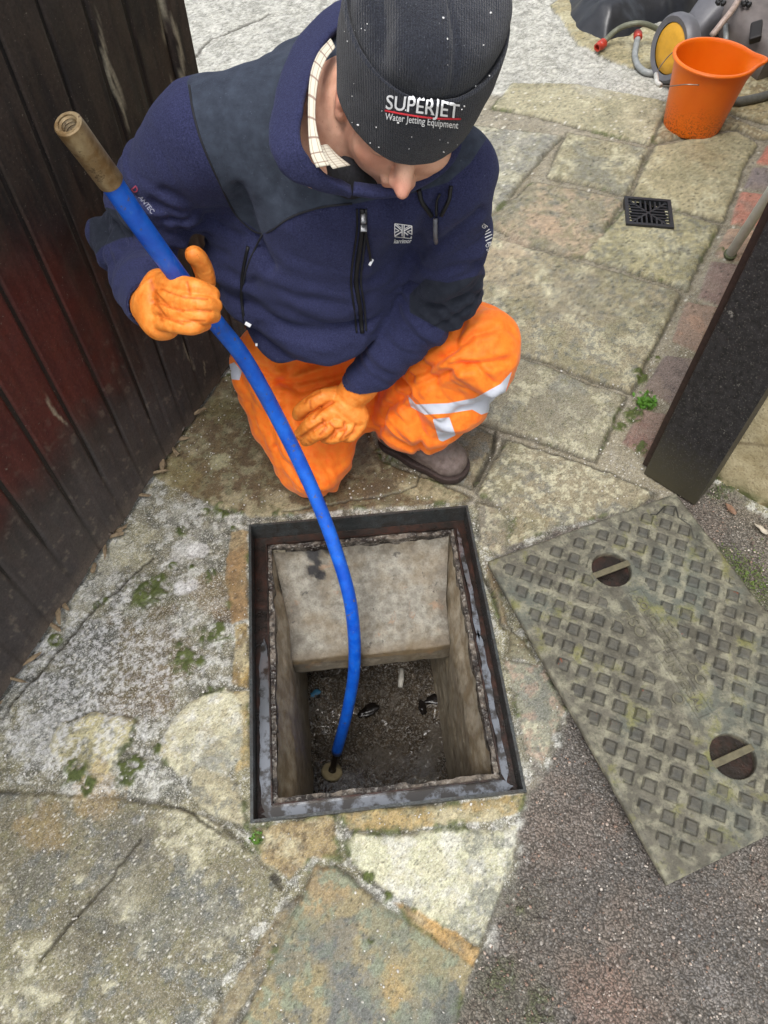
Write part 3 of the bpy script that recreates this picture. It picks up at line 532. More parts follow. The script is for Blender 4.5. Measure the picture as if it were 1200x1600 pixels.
M_BUTT = simple('sodden paper', C(200, 196, 186), .6); M0 = MB(); p = floor_at(627, 1060, ZF + .07); M0.tube([p + [.002, .03, 0], p, p + [-.004, -.028, 0]], [.008, .009, .007], 10)
tag(M0.build('paper_roll', M_BUTT, smooth=True), 'pale sodden paper roll lying on the chamber floor', 'litter')
V, F = chunk(floor_at(492, 1083, ZF + .065), (.016, .009, .003), 4, 3); tag(mesh('plastic_scrap', V, F, simple('blue plastic', C(70, 140, 180), .4)), 'small light blue plastic scrap at the left edge of the chamber floor', 'litter')
# ============================================================ COVER
ce2 = np.array([.374, -.927, 0]); ce1 = np.array([.927, .374, 0]); CT = .064
CO = G(763, 876, CT); CW, CLn = .500, .706
m = NT('cast iron cover'); f = m.noise(28, 6, .65); g = m.noise(150, 5, .65); bl = m.noise(6, 4, .6); stud = m.attr('stud')
c = m.mix(m.ramp(f, (.36, 0), (.62, 1)), C(84, 81, 70), C(114, 110, 97)); c = m.mix(m.ramp(bl, (.5, 0), (.64, .6)), c, C(104, 112, 104)); 
c = m.mix(m.math('MULTIPLY', m.ramp(m.noise(30, 6, .62, dist=.3), (.46, 0), (.66, 1)), m.math('SUBTRACT', 1.0, stud)), c, C(152, 149, 128))
c = m.mix(m.math('MULTIPLY', m.ramp(m.noise(14, 5, .65), (.56, 0), (.66, 1)), .6), c, C(118, 118, 44)); c = m.mix(m.math('MULTIPLY', stud, .75), c, m.mix(m.ramp(f, (.4, 0), (.6, 1)), C(74, 74, 70), C(98, 95, 85)))
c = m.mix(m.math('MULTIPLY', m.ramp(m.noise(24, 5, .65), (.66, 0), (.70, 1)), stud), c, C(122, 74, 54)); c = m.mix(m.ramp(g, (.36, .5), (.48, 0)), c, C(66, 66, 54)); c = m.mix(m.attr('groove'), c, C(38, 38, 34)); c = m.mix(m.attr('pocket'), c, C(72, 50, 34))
m.p(Base_Color=c, Roughness=m.math('SUBTRACT', .68, m.math('MULTIPLY', m.attr('pocket'), .5)), Specular_IOR_Level=.5, Metallic=.1, Normal=m.bump(m.math('ADD', f, m.math('MULTIPLY', g, .8)), .6, .0025)); M_COVER = m.m
cv = empty('manhole_cover', CO + ce1 * CW / 2 + ce2 * CLn / 2 - [0, 0, CT], 'mossy cast iron manhole cover with studs and two lifting holes, beside the open frame', 'manhole cover')
st_ = .0016; us = np.arange(0, CW + .0001, CW / round(CW / st_)); vs = np.arange(0, CLn + .0001, CLn / round(CLn / st_)); U, W_ = np.meshgrid(us, vs); U, W_ = U.ravel(), W_.ravel()
def to_uv(px, py):
    p = G(px, py, CT) - CO; return p.dot(ce1), p.dot(ce2)
PK = [to_uv(956, 889), to_uv(1146, 1181)]
px_ = .0605; s45 = math.sqrt(.5)
uu = U + (fbm(np.stack([U, W_, U * 0], 1), 30, 2, 1) - .5) * .002; ww = W_ + (fbm(np.stack([U, W_, U * 0], 1), 30, 2, 2) - .5) * .002
a1 = (uu - .033) / px_; b1 = (ww - .036) / px_
best = np.full(U.shape, 9.0)
for off in (0, .5):
    ia = np.round(a1 - off) + off; ib = np.round(b1 - off) + off; du = (a1 - ia) * px_; dv = (b1 - ib) * px_
    best = np.minimum(best, np.maximum(np.abs(du + dv), np.abs(du - dv)) * s45)
sq = sstep(.0106, .0092, best); moat = sstep(.0021, .0009, np.abs(best - .0120)) * sstep(.22, .42, fbm(np.stack([U, W_, U * 0], 1), 22, 3, 9))  # moat: sunken outline, darkened to paint in the studs' shaded sides
# blank strip along the middle for lettering
mid = (np.abs(U - (PK[0][0] + PK[1][0]) / 2) < .052) & (W_ > PK[0][1] + .02) & (W_ < PK[1][1] - .02)
pk = np.zeros_like(U); bar = np.zeros_like(U)
for (u0, v0) in PK:
    d = np.hypot(U - u0, W_ - v0); pk = np.maximum(pk, sstep(.0440, .0415, d)); sq = np.where(d < .053, 0, sq)
# lettered plates and rims
sq = np.where(mid, sq * 0, sq)
zg = .022 + np.abs(((W_ / px_) % 1) - .5) * .026; zg2 = .022 + np.abs(((U / px_) % 1) - .5) * .026
rimd = np.minimum(np.minimum(U - zg, CW - U - zg), np.minimum(W_ - zg2, CLn - W_ - zg2)); rim = sstep(.001, -.001, rimd); groove = sstep(.0024, .0012, np.abs(rimd)) * sstep(.35, .6, fbm(np.stack([U, W_, U * 0], 1), 9, 3, 8))
sq = np.where(np.minimum(np.minimum(U, CW - U), np.minimum(W_, CLn - W_)) < .024, 0, sq); sq = sq * np.where(U > CW * .5, 1 - rim, 1); wear = .55 + .6 * fbm(np.stack([U, W_, U * 0], 1), 8, 3, 5)
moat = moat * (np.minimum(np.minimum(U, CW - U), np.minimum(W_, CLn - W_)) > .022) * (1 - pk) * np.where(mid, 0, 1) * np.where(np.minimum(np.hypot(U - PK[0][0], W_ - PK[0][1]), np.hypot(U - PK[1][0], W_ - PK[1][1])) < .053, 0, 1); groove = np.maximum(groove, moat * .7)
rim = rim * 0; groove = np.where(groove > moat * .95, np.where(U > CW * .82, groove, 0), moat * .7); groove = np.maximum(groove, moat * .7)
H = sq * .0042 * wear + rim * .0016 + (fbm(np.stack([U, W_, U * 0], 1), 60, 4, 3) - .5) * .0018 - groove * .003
uc = (PK[0][0] + PK[1][0]) / 2
for (cu, cvv, hw, hl) in ((uc + .016, .265, .016, .075), (uc - .006, .405, .017, .075)):
    dd = np.maximum(np.abs(U - cu) - hw, np.abs(W_ - cvv) - hl); H += np.where(mid, sstep(.0022, .0006, np.abs(dd)) * .0016, 0)
H = H * (1 - pk) + pk * -.030
edge = np.minimum(np.minimum(U, CW - U), np.minimum(W_, CLn - W_)); H -= sstep(.005, 0, edge) * .003
CVV = CO[None] + U[:, None] * ce1[None] + W_[:, None] * ce2[None]; CVV[:, 2] += H
FQ = grid_faces(len(us), len(vs))[:, ::-1]
# edge skirt
nx, ny = len(us), len(vs); loop = [i for i in range(nx)] + [i * nx + nx - 1 for i in range(1, ny)] + [(ny - 1) * nx + i for i in range(nx - 2, -1, -1)] + [i * nx for i in range(ny - 2, 0, -1)]
lv = CVV[loop].copy(); lv[:, 2] = CO[2] - .016; n0 = len(CVV); CV2 = np.vstack([CVV, lv]); kk = np.arange(len(loop)); la = np.array(loop)
FS = np.stack([la, n0 + kk, n0 + (kk + 1) % len(loop), np.roll(la, -1)], 1)[:, ::-1]
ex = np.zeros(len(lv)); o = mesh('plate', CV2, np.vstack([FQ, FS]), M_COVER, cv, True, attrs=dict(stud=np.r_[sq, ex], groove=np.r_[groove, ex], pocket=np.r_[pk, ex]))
CA = np.array([ce1, ce2, [0, 0, 1]]); M0 = MB(); ctr = CO + ce1 * CW / 2 + ce2 * CLn / 2
M0.box(ctr + [0, 0, -.0175], (CW - .0005, CLn - .0005, .002), CA); M0.ring(ctr, CA, CW - .05, CLn - .05, CW - .08, CLn - .08, -CT + .006, -.0185)
for k in range(1, 4): M0.box(ctr + ce2 * (k - 2) * .17 + [0, 0, -.03], (CW - .09, .012, .022), CA)
M0.build('underside_ribs', M_DARKST, cv)
M_BAR = simple('dull lifting bar', C(104, 98, 76), .55, nscale=80, var=.3, bump=.5, bdist=.002)
for (u0, v0) in PK:
    M0 = MB(); p = CO + u0 * ce1 + v0 * ce2; M0.box(p + [0, 0, -.002], (.092, .014, .006), CA, .002); M0.build('lifting_bar', M_BAR, cv)
    M0 = MB(); M0.tube([p + ce1 * .037 * math.cos(t) + ce2 * .037 * math.sin(t) + [0, 0, -.0285] for t in np.linspace(-1.1, 1.25, 16)], .0016, 6); M0.build('water_glint', simple('pale glint arc', C(160, 160, 160), .1), cv, smooth=True)  # pale arc modelled in each pocket as the glint on its water
def text_mesh(body, size, bold=0.0, italic=False, space=1.0, align='CENTER'):
    cu = bpy.data.curves.new('t', 'FONT'); cu.body = body; cu.size = size; cu.offset = bold; cu.align_x = align; cu.align_y = 'CENTER'; cu.space_character = space; cu.resolution_u = 3; cu.shear = .3 if italic else 0
    o = bpy.data.objects.new('t', cu); COL.objects.link(o); dg = bpy.context.evaluated_depsgraph_get(); me = bpy.data.meshes.new_from_object(o.evaluated_get(dg))
    import bmesh
    bm = bmesh.new(); bm.from_mesh(me); bmesh.ops.triangulate(bm, faces=bm.faces[:])
    for _ in range(5):
        le = [e for e in bm.edges if e.calc_length() > size * .11]
        if not le: break
        bmesh.ops.subdivide_edges(bm, edges=le, cuts=1); bmesh.ops.triangulate(bm, faces=[f for f in bm.faces if len(f.verts) > 3])
    bm.verts.index_update(); V = np.array([v.co[:] for v in bm.verts]); F = [[v.index for v in f.verts] for f in bm.faces]; bm.free(); bpy.data.objects.remove(o); bpy.data.curves.remove(cu); bpy.data.meshes.remove(me); return V, F
def thicken(V, F, h):    # flat lettering -> raised solid (V[:, :3] already placed, h vector)
    n_ = len(V); V2 = np.vstack([V, V + np.asarray(h)]); E = {}
    for f in F:
        for i in range(len(f)): e = (f[i], f[(i + 1) % len(f)]); E[e] = E.get(e, 0) + 1
    Fs = [[i + n_ for i in f] for f in F]
    for (a_, b_) in E:
        if (b_, a_) not in E: Fs.append([a_, b_, b_ + n_, a_ + n_])
    return V2, Fs
M_LET = simple('crusted raised letters', C(106, 103, 86), .8, nscale=60, var=.5, bump=.8, bdist=.003)
for body, size, cu_, cv_ in (('CONCRETE', .022, uc + .016, .262), ('UNIVERSAL', .023, uc - .006, .405), ('HSO', .034, uc - .026, .255), ('TO', .034, uc + .034, .30), ('CO', .034, uc + .030, .40), ('O', .034, uc - .036, .43)):
    V, F = text_mesh(body, size, .0003, space=1.05)
    if len(V) == 0: continue
    W3 = CO[None] + (cu_ + V[:, 1:2]) * ce1[None] + (cv_ + V[:, :1]) * ce2[None] + np.array([0, 0, .0004])[None]
    V2, F2 = thicken(W3, F, (0, 0, .0022)); mesh('raised_lettering', V2, F2, M_LET, cv, False)
# ============================================================ JETTING HOSE
HP = [(105, 192, .85), (128, 222, .885), (165, 272, .935), (220, 352, 1.02), (290, 447, 1.145), (338, 505, 1.225), (385, 566, 1.32), (440, 665, 1.45), (488, 765, 1.54), (524, 858, 1.60), (548, 945, 1.665), (554, 1035, 1.78), (543, 1110, 1.92), (526, 1175, 2.08)]
HPT = catmull([P(*h) for h in HP], 10); HR = .0150
def hose_at(i): return HPT[i]
ho = empty('drain_hose', HPT[-1], 'bright blue stiff hose with brass end, held in the hand and dipping into the chamber', 'hose')
m = NT('blue hose rubber'); f = m.noise(25, 5, .6); g = m.noise(300, 3, .6)
c = m.mix(m.ramp(f, (.35, 0), (.65, 1)), C(4, 84, 208), C(24, 116, 240)); c = m.mix(m.ramp(m.noise(55, 5, .7), (.62, 0), (.66, .75)), c, C(110, 96, 70)); sc2 = m.n('Mapping', i_Vector=m.co()); sc2.inputs['Scale'].default_value = (1, 1, .25); c = m.mix(m.ramp(m.noise(150, 4, .7, vec=sc2.outputs[0]), (.62, 0), (.66, .5)), c, C(90, 140, 220)); c = m.mix(m.ramp(m.noise(12, 4, .6), (.62, 0), (.7, .35)), c, C(60, 90, 140))
m.p(Base_Color=c, Roughness=m.ramp(m.noise(40, 5, .7), (.35, .34), (.65, .6)), Normal=m.bump(m.math('ADD', f, g), .2, .001)); M_HOSE = m.m
M0 = MB(); M0.tube(HPT[20:], HR, 24); M0.build('hose_tube', M_HOSE, ho, smooth=True)
m = NT('worn brass'); f = m.noise(30, 6, .65); g = m.noise(200, 4, .6)
c = m.mix(m.ramp(f, (.38, 0), (.62, 1)), C(150, 122, 84), C(196, 176, 140)); c = m.mix(m.ramp(m.noise(60, 5, .7), (.58, 0), (.66, .8)), c, C(84, 58, 36))
m.p(Base_Color=c, Roughness=.38, Metallic=.55, Normal=m.bump(m.math('ADD', f, g), .35, .0015)); M_BRASS = m.m
def frame_at(p, q):
    t = np.asarray(q) - np.asarray(p); ln = np.linalg.norm(t); t = t / ln; s = np.cross(t, [0, 0, 1.]); s /= np.linalg.norm(s); return np.array([s, np.cross(t, s), t]), ln
b0, b1_ = HPT[0], HPT[21]; A_, ln = frame_at(b1_, b0)
ro, ri = .0172, .0108
prof = [(ro, -.004), (ro, ln * .5), (ro + .0004, ln - .012), (ro, ln - .0015), (ro - .0015, ln), (ri + .0012, ln)]
for k in range(7): prof += [(ri + .001, ln - .002 - k * .0048), (ri - .001, ln - .0042 - k * .0048)]
prof += [(.0001, ln - .037)]
M0 = MB(); M0.lathe(prof, b1_, A_, 48); M0.build('brass_coupling', M_BRASS, ho, smooth=True, angle=35)
e0 = HPT[-1]; e1_ = G(518, 1208, ZF + .05); A_, ln = frame_at(e0, e1_)
M0 = MB(); M0.lathe([(.0001, -.002), (.0125, -.002), (.0125, .006), (.009, .01), (.009, ln - .022), (.011, ln - .020), (.011, ln - .012), (.0001, ln - .012)], e0, A_, 24); M0.build('end_fitting', simple('dark fitting', C(52, 44, 38), .35, .5), ho, smooth=True, angle=35)
M0 = MB(); M0.lathe([(.012, ln - .014), (.028, ln - .013), (.031, ln - .009), (.031, ln - .004), (.027, ln - .001), (.013, ln - .001), (.012, ln - .006), (.012, ln - .014)], e0, A_, 32); M0.build('washer', simple('cream washer', C(186, 170, 132), .4, .2), ho, smooth=True, angle=35)
# ============================================================ LEFT GATE
ga0 = np.array([-.387, 1.66]) + np.array([-.356, -.934]) * .062; gdir = np.array([-.360, -.944]); gdir /= np.linalg.norm(gdir); GLEN = 2.05; GH = 1.95
gn_ = np.array([-gdir[1], gdir[0]]);  gn_ = gn_ if gn_[0] > 0 else -gn_
gt = empty('board_gate', (ga0[0], ga0[1], 0), 'tall dark stained board gate standing open on the left, with a reddish patch', 'gate')
du_ = .0045; nu = int(GLEN / du_); zs = np.r_[np.arange(.012, .6, .006), np.arange(.6, GH, .02)]; uu = np.linspace(0, GLEN, nu)
U, Z = np.meshgrid(uu, zs); U, Z = U.ravel(), Z.ravel(); pos = np.stack([ga0[0] + gdir[0] * U, ga0[1] + gdir[1] * U, Z], 1)
PITCHB = .100; STILE = .062
ub = (U - STILE) / PITCHB; dgr = np.abs(ub - np.round(ub)) * PITCHB; inb = U > STILE - .002
gmask = sstep(.006, .0025, dgr) * inb; fade = sstep(.08, .34, Z + (fbm(pos, 8, 3, 3) - .5) * .1)
n_a = fbm(np.stack([U, Z * .12, U * 0], 1), 60, 5, 1, .6); n_b = fbm(pos, 18, 5, 2); n_c = fbm(pos, 70, 4, 4)
dep = -gmask * .010 * (.08 + .92 * fade) + (n_a - .5) * .0022 + (fbm(np.stack([np.round(ub) * 3.1, Z * 2, U * 0], 1), 1.0, 2, 5) - .5) * .006 * inb
dep += sstep(.012, -.0, U - (STILE - .012)) * .012
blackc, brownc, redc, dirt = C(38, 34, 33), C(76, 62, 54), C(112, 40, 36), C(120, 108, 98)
colr = np.empty((len(U), 3)); colr[:] = blackc
def mx(m_, c_):
    global colr; colr = colr * (1 - np.clip(m_, 0, 1)[:, None]) + np.asarray(c_)[None] * np.clip(m_, 0, 1)[:, None]
mx(sstep(.42, .6, n_a) * .5, brownc)
mx(sstep(.75, 1.1, Z + (n_b - .5) * .3) * .6, C(70, 62, 58))
gx_, gy_ = proj(pos)
redm = sstep(.26, .42, Z + (n_b - .5) * .12) * sstep(.80, .62, Z + (n_b - .5) * .12) * sstep(.40, .62, U + (n_b - .5) * .2)  # reddish tint in a band of height, away from the stile
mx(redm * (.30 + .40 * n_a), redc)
mx(sstep(.42, .16, Z + (n_b - .5) * .14) * (.45 + .4 * n_c), C(92, 86, 86)); mx(sstep(.07, .0, Z + (n_b - .5) * .06) * .7, dirt)
mx(sstep(.66, .70, n_c) * sstep(.6, .1, Z) * .6, C(130, 120, 108))
mx(gmask * .8 * fade, C(8, 7, 7)); mx(gmask * (1 - fade) * .35, C(30, 26, 24))
# pale scuffs and bird-lime runs (their own colour, where the boards carry them)
for (qx, qy, ln_, wd) in ((158, 95, .10, .006), (165, 130, .05, .006), (236, 15, .05, .008), (178, 175, .03, .005), (258, 70, .07, .006), (262, 150, .03, .009), (75, 1160 * .55, .06, .004), (285, 550, .06, .006), (310, 570, .03, .003)):
    r_ = ray(qx, qy); t_ = ((ga0[0] * gn_[0] + ga0[1] * gn_[1]) / (r_[0] * gn_[0] + r_[1] * gn_[1])); pp = np.array([0, 0, CAMH]) + t_ * r_; uu0 = (pp[:2] - ga0).dot(gdir)
    mx(sstep(1.1, .5, np.hypot((U - uu0 + .006 * np.sin(Z * 40 + qx)) / wd, (Z - pp[2]) / ln_) + (n_c - .5) * 1.4) * .8, C(176, 168, 146))
V = pos + np.stack([gn_[0] * (dep + .018), gn_[1] * (dep + .018), 0 * dep], 1)
V[:, 2] += np.where(Z < .02, (fbm(np.stack([U, U * 0, U * 0], 1), 30, 4, 6) - .5) * .03, 0)
m = NT('stained boards'); vc = m.attr('col', 'Color'); f = m.noise(180, 5, .65); sp = m.noise(240, 3, .7); 
c = m.mix(m.ramp(f, (.3, 0), (.7, 1)), m.mix(1.0, vc, (.7, .7, .7), 'MULTIPLY'), m.mix(1.0, vc, (1.35, 1.35, 1.35), 'MULTIPLY')); 
c = m.mix(m.math('MULTIPLY', m.ramp(sp, (.655, 0), (.70, 1)), .55), c, C(150, 140, 126)); c = m.mix(m.math('MULTIPLY', m.ramp(m.noise(60, 4, .7), (.70, 0), (.73, 1)), .5), c, C(170, 164, 150))
m.p(Base_Color=c, Roughness=m.ramp(m.noise(20, 4, .6), (.3, .42), (.7, .72)), Normal=m.bump(f, .3, .0015), Specular_IOR_Level=.4); M_GATE = m.m
F = grid_faces(nu, len(zs))
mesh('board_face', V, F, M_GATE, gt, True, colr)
GA = np.array([[gdir[0], gdir[1], 0], [gn_[0], gn_[1], 0], [0, 0, 1]])
m = NT('dark gate timber'); f = m.noise(60, 5, .65); mp = m.n('Mapping', i_Vector=m.co()); mp.inputs['Scale'].default_value = (1, 1, .06); g = m.noise(160, 5, .6, vec=mp.outputs[0])
c = m.mix(m.ramp(g, (.35, 0), (.65, 1)), C(22, 20, 20), C(48, 42, 40)); c = m.mix(m.ramp(m.noise(230, 3, .7), (.64, 0), (.69, .6)), c, C(150, 140, 128)); c = m.mix(m.ramp(m.noise(14, 5, .65), (.66, 0), (.70, .5)), c, C(120, 112, 92))
m.p(Base_Color=c, Roughness=.6, Normal=m.bump(m.math('ADD', f, g), .35, .002)); M_TIM = m.m
def gp(u, n_, z): return np.array([ga0[0] + gdir[0] * u + gn_[0] * n_, ga0[1] + gdir[1] * u + gn_[1] * n_, z])
M0 = MB(); M0.box(gp(GLEN / 2, .003, GH / 2 + .004), (GLEN, .022, GH - .012), GA); M0.build('backing', M_TIM, gt)
M0 = MB(); M0.box(gp(.018, -.010, GH / 2 + .004), (.050, .060, GH - .006), GA, .003); M0.build('edge_stile', M_TIM, gt)
for z_ in (.35, 1.65):
    M0 = MB(); M0.box(gp(GLEN / 2 + .06, -.030, z_), (GLEN - .12, .042, .14), GA, .004); M0.build('back_rail', M_TIM, gt)
rr_ = np.random.default_rng(3)
M_SPL = simple('split pale wood', C(140, 122, 96), .8, nscale=120, var=.4)
for k in range(18):
    M0 = MB()
    u_ = rr_.uniform(.3, 1.35); p = gp(u_, .024, rr_.uniform(.006, .022)); v, f_ = chunk(p, (rr_.uniform(.003, .008), rr_.uniform(.012, .035), rr_.uniform(.003, .006)), k + 1, 1); M0.add(v, f_); M0.build('splinter', M_SPL, gt)
# ============================================================ RIGHT GATE POST
pA = np.array([.659, 1.121]); pB = np.array([.766, 1.023]); pd = (pB - pA) / np.linalg.norm(pB - pA); pn = np.array([-pd[1], pd[0]]);  pn = pn if pn[1] > 0 else -pn
PA = np.array([[pd[0], pd[1], 0], [pn[0], pn[1], 0], [0, 0, 1]]); PW = np.linalg.norm(pB - pA)
pc = (pA + pB) / 2
po = empty('gate_post', (pc[0], pc[1], 0), 'broad black painted timber gate post at the right, with brown side strip', 'post')
m = NT('black painted timber'); f = m.noise(70, 5, .65); g = m.noise(260, 4, .65); zz_ = m.n('SeparateXYZ', i_Vector=m.co()).outputs[2]
c = m.mix(m.ramp(f, (.35, 0), (.7, 1)), C(32, 31, 32), C(58, 56, 58)); c = m.mix(m.ramp(g, (.57, 0), (.66, .45)), c, C(128, 124, 118)); c = m.mix(m.ramp(m.math('ADD', zz_, m.math('MULTIPLY', f, .12)), (.06, .85), (.24, 0)), c, C(84, 80, 62))
c = m.mix(m.ramp(m.noise(22, 6, .75), (.64, 0), (.67, .65)), c, C(160, 156, 148)); m.p(Base_Color=c, Roughness=.5, Normal=m.bump(m.math('ADD', f, g), .25, .0015), Specular_IOR_Level=.4)
M0 = MB(); M0.box((pc[0] + pn[0] * .05, pc[1] + pn[1] * .05, .98), (PW, .10, 1.96), PA, .003); M0.build('post_face', m.m, po)
sA = pA - pd * .0085 + pn * .016
M0 = MB(); M0.box((sA[0] + pn[0] * .03, sA[1] + pn[1] * .03, .985), (.0165, .06, 1.95), PA, .002); M0.build('side_strip', simple('brown strip', C(52, 36, 32), .5, nscale=90, var=.4), po)
# ============================================================ HOUSE WALL
cn = np.array([.735, 1.205]); wd1 = np.array([.757, -.653]); wd2 = np.array([.487, .874])
m = NT('painted stone wall'); f = m.noise(22, 6, .65); g = m.noise(180, 4, .6); zz_ = m.n('SeparateXYZ', i_Vector=m.co()).outputs[2]
c = m.mix(m.ramp(f, (.35, 0), (.65, 1)), C(176, 160, 120), C(214, 200, 162)); c = m.mix(m.ramp(m.noise(11, 6, .7), (.61, 0), (.66, .8)), c, C(96, 84, 52)); c = m.mix(m.ramp(g, (.36, .5), (.46, 0)), c, C(128, 112, 84))
c = m.mix(m.math('MULTIPLY', m.ramp(m.math('ADD', zz_, m.math('MULTIPLY', m.noise(30, 4, .6), .06)), (.03, 1), (.07, 0)), m.ramp(m.noise(16, 4, .6), (.42, 0), (.56, .9))), c, C(78, 88, 40)); cl = m.vor(5, 'DISTANCE_TO_EDGE'); c = m.mix(m.ramp(cl, (.012, .55), (.035, 0)), c, C(120, 104, 76))
m.p(Base_Color=c, Roughness=.85, Normal=m.bump(m.math('ADD', f, m.math('MULTIPLY', g, .5)), .6, .005)); M_WALL = m.m
def wall_face(p0, d, ln_, h_, flip):
    nu_, nv_ = int(ln_ / .02), int(h_ / .02); U_, Z_ = np.meshgrid(np.linspace(0, ln_, nu_), np.linspace(-.04, h_, nv_)); U_, Z_ = U_.ravel(), Z_.ravel(); n_ = np.array([-d[1], d[0]]) * (-1 if flip else 1)
    p_ = np.stack([p0[0] + d[0] * U_, p0[1] + d[1] * U_, Z_], 1); o_ = (fbm(p_, 5, 4, 3) - .5) * .03 + (fbm(p_, 25, 4, 4) - .5) * .008; o_ = o_ * sstep(0, .06, U_)
    p_[:, 0] += n_[0] * o_; p_[:, 1] += n_[1] * o_; F_ = grid_faces(nu_, nv_); return p_, (F_ if not flip else F_[:, ::-1])
p1, f1_ = wall_face(cn, wd1, 1.6, 2.4, True); p2, f2_ = wall_face(cn, wd2, 3.4, 2.4, False)
far_ = cn + wd1 * 1.6; far2 = cn + wd2 * 3.4; bk = far_ + wd2 * 3.4
top = np.array([[*cn, 2.4], [*far_, 2.4], [*bk, 2.4], [*far2, 2.4], [*far_, -.04], [*bk, -.04], [*far2, -.04]]); nb = len(p1) + len(p2)
Fa = [list(f) for f in f1_] + [[i + len(p1) for i in f] for f in f2_] + [[nb, nb + 1, nb + 2, nb + 3], [nb + 1, nb + 4, nb + 5, nb + 2], [nb + 3, nb + 2, nb + 5, nb + 6]]
wl = mesh('house_wall', np.vstack([p1, p2, top]), Fa, M_WALL); tag(wl, 'cream painted rough stone house wall behind the black gate post', 'wall')
# ============================================================ GREY PIPE
pb = G(1139, 400, .0); pt_ = P(1200, 306, 2.11); dr = (pt_ - pb); dr /= np.linalg.norm(dr)
M0 = MB(); M0.tube([pb - dr * .005, pb + dr * .5, pb + dr * 1.3, pb + dr * 1.7 + [.05, 0, 0]], .0150, 20)
pp_ = empty('waste_pipe', pb, 'slim pale grey plastic pipe standing by the brick edging', 'pipe'); M_PIPE = simple('grey plastic pipe', C(250, 250, 246), .45, nscale=20, var=.15, bump=.05)
M0.build('pipe_tube', M_PIPE, pp_, smooth=True)
M0 = MB(); A_, _ = frame_at(pb, pb + dr); M0.lathe([(.0152, .0), (.020, .001), (.020, .010), (.0152, .012)], pb + dr * .002, A_, 24); M0.build('pipe_socket', simple('mossy socket', C(92, 98, 70), .8), pp_)
# ============================================================ DRAIN GRATE
gc = G(1012, 336); ga = R(-8); GG = np.array([[math.cos(ga), math.sin(ga), 0], [-math.sin(ga), math.cos(ga), 0], [0, 0, 1]])
dg_ = empty('drain_grate', gc, 'small square black plastic gully grate with slots in four directions, set in the flagstones', 'drain grate')
M_GR = simple('black plastic grate', C(40, 42, 46), .45, nscale=140, var=.4, bump=.3)
S = .155
M0 = MB(); M0.ring(gc, GG, S, S, S - .024, S - .024, -.012, .014); M0.build('grate_frame', M_GR, dg_)
M0 = MB(); hw = (S - .026) / 2; nbar = 8
for k in range(nbar):       # slats fan out from both diagonals
    t = -hw + (k + .5) * 2 * hw / nbar; l_ = abs(t)
    for sgn in (-1, 1):
        if k % 2 == 0 or True:
            y0 = l_ + .002; y1 = hw
            if y1 - y0 > .004:
                M0.box(gc + GG[0] * t + GG[1] * sgn * (y0 + y1) / 2 + [0, 0, .004], (.0055, y1 - y0, .012), GG); M0.box(gc + GG[1] * t + GG[0] * sgn * (y0 + y1) / 2 + [0, 0, .003], (y1 - y0, .0055, .012), GG)
for a_ in (45, -45):
    A2 = np.array([[math.cos(ga + R(a_)), math.sin(ga + R(a_)), 0], [-math.sin(ga + R(a_)), math.cos(ga + R(a_)), 0], [0, 0, 1]]); M0.box(gc + [0, 0, .0035 + .0004 * a_ / 45], (2 * hw * 1.38, .007, .011), A2)
M0.build('slats', M_GR, dg_)
M0 = MB(); M0.ring(gc, GG, .19, .19, .132, .132, -.10, -.0125); M0.box(gc + [0, 0, -.10], (.19, .19, .01), GG); M0.build('gully_pot', simple('dark gully', C(20, 18, 16), .6), dg_)
# ============================================================ BUCKET
bc = G(1080, 196); bk_ = empty('bucket', bc, 'orange plastic bucket with pouring lip and wire handle, speckled with mud', 'bucket')
m = NT('orange bucket plastic'); sp = m.noise(170, 4, .75); zz_ = m.n('SeparateXYZ', i_Vector=m.co()).outputs[2]
dm = m.math('MULTIPLY', m.ramp(sp, (.53, 0), (.57, 1)), m.ramp(m.math('ADD', zz_, m.math('MULTIPLY', m.noise(20, 3), .10)), (.05, .95), (.17, 0)))
c = m.mix(m.ramp(m.noise(6, 3), (.3, 0), (.7, 1)), C(246, 112, 6), C(255, 128, 12)); c = m.mix(m.ramp(m.noise(9, 5, .7), (.55, 0), (.72, .35)), c, C(214, 112, 40)); c = m.mix(dm, c, C(60, 36, 20))
m.p(Base_Color=c, Roughness=.38, Subsurface_Weight=.15, Subsurface_Radius=(.03, .01, .003), Subsurface_Scale=.3); M_BK = m.m
BH = .245; r0, r1 = .104, .136
def lip(x, y, z_, th):
    a_ = ((th - R(-8) + math.pi) % (2 * math.pi)) - math.pi; w_ = math.exp(-(a_ / .24) ** 2) * sstep(BH * .66, BH, np.array(z_)); r_ = math.hypot(x, y); k = 1 + .24 * float(w_); return x * k, y * k, z_ + .004 * float(w_)
prof = [(.0001, .004), (r0 - .02, .004), (r0 - .016, .0), (r0 - .002, .0), (r0, .004)]
prof += [(r0 + (r1 - r0) * t, BH * t) for t in np.linspace(.05, .86, 18)] + [(r1 - .004, BH * .88), (r1 - .003, BH * .955)]
prof += [(r1 + .004, BH * .96), (r1 + .009, BH * .965), (r1 + .0095, BH * .985), (r1 + .007, BH), (r1 - .001, BH * 1.002), (r1 - .004, BH * .985)]
prof += [(r0 - .003 + (r1 - r0) * t, BH * t) for t in np.linspace(.95, .04, 16)] + [(.0001, .012)]
M0 = MB(); M0.lathe(prof, bc, None, 96, lip); M0.build('bucket_body', M_BK, bk_, smooth=True, angle=40)
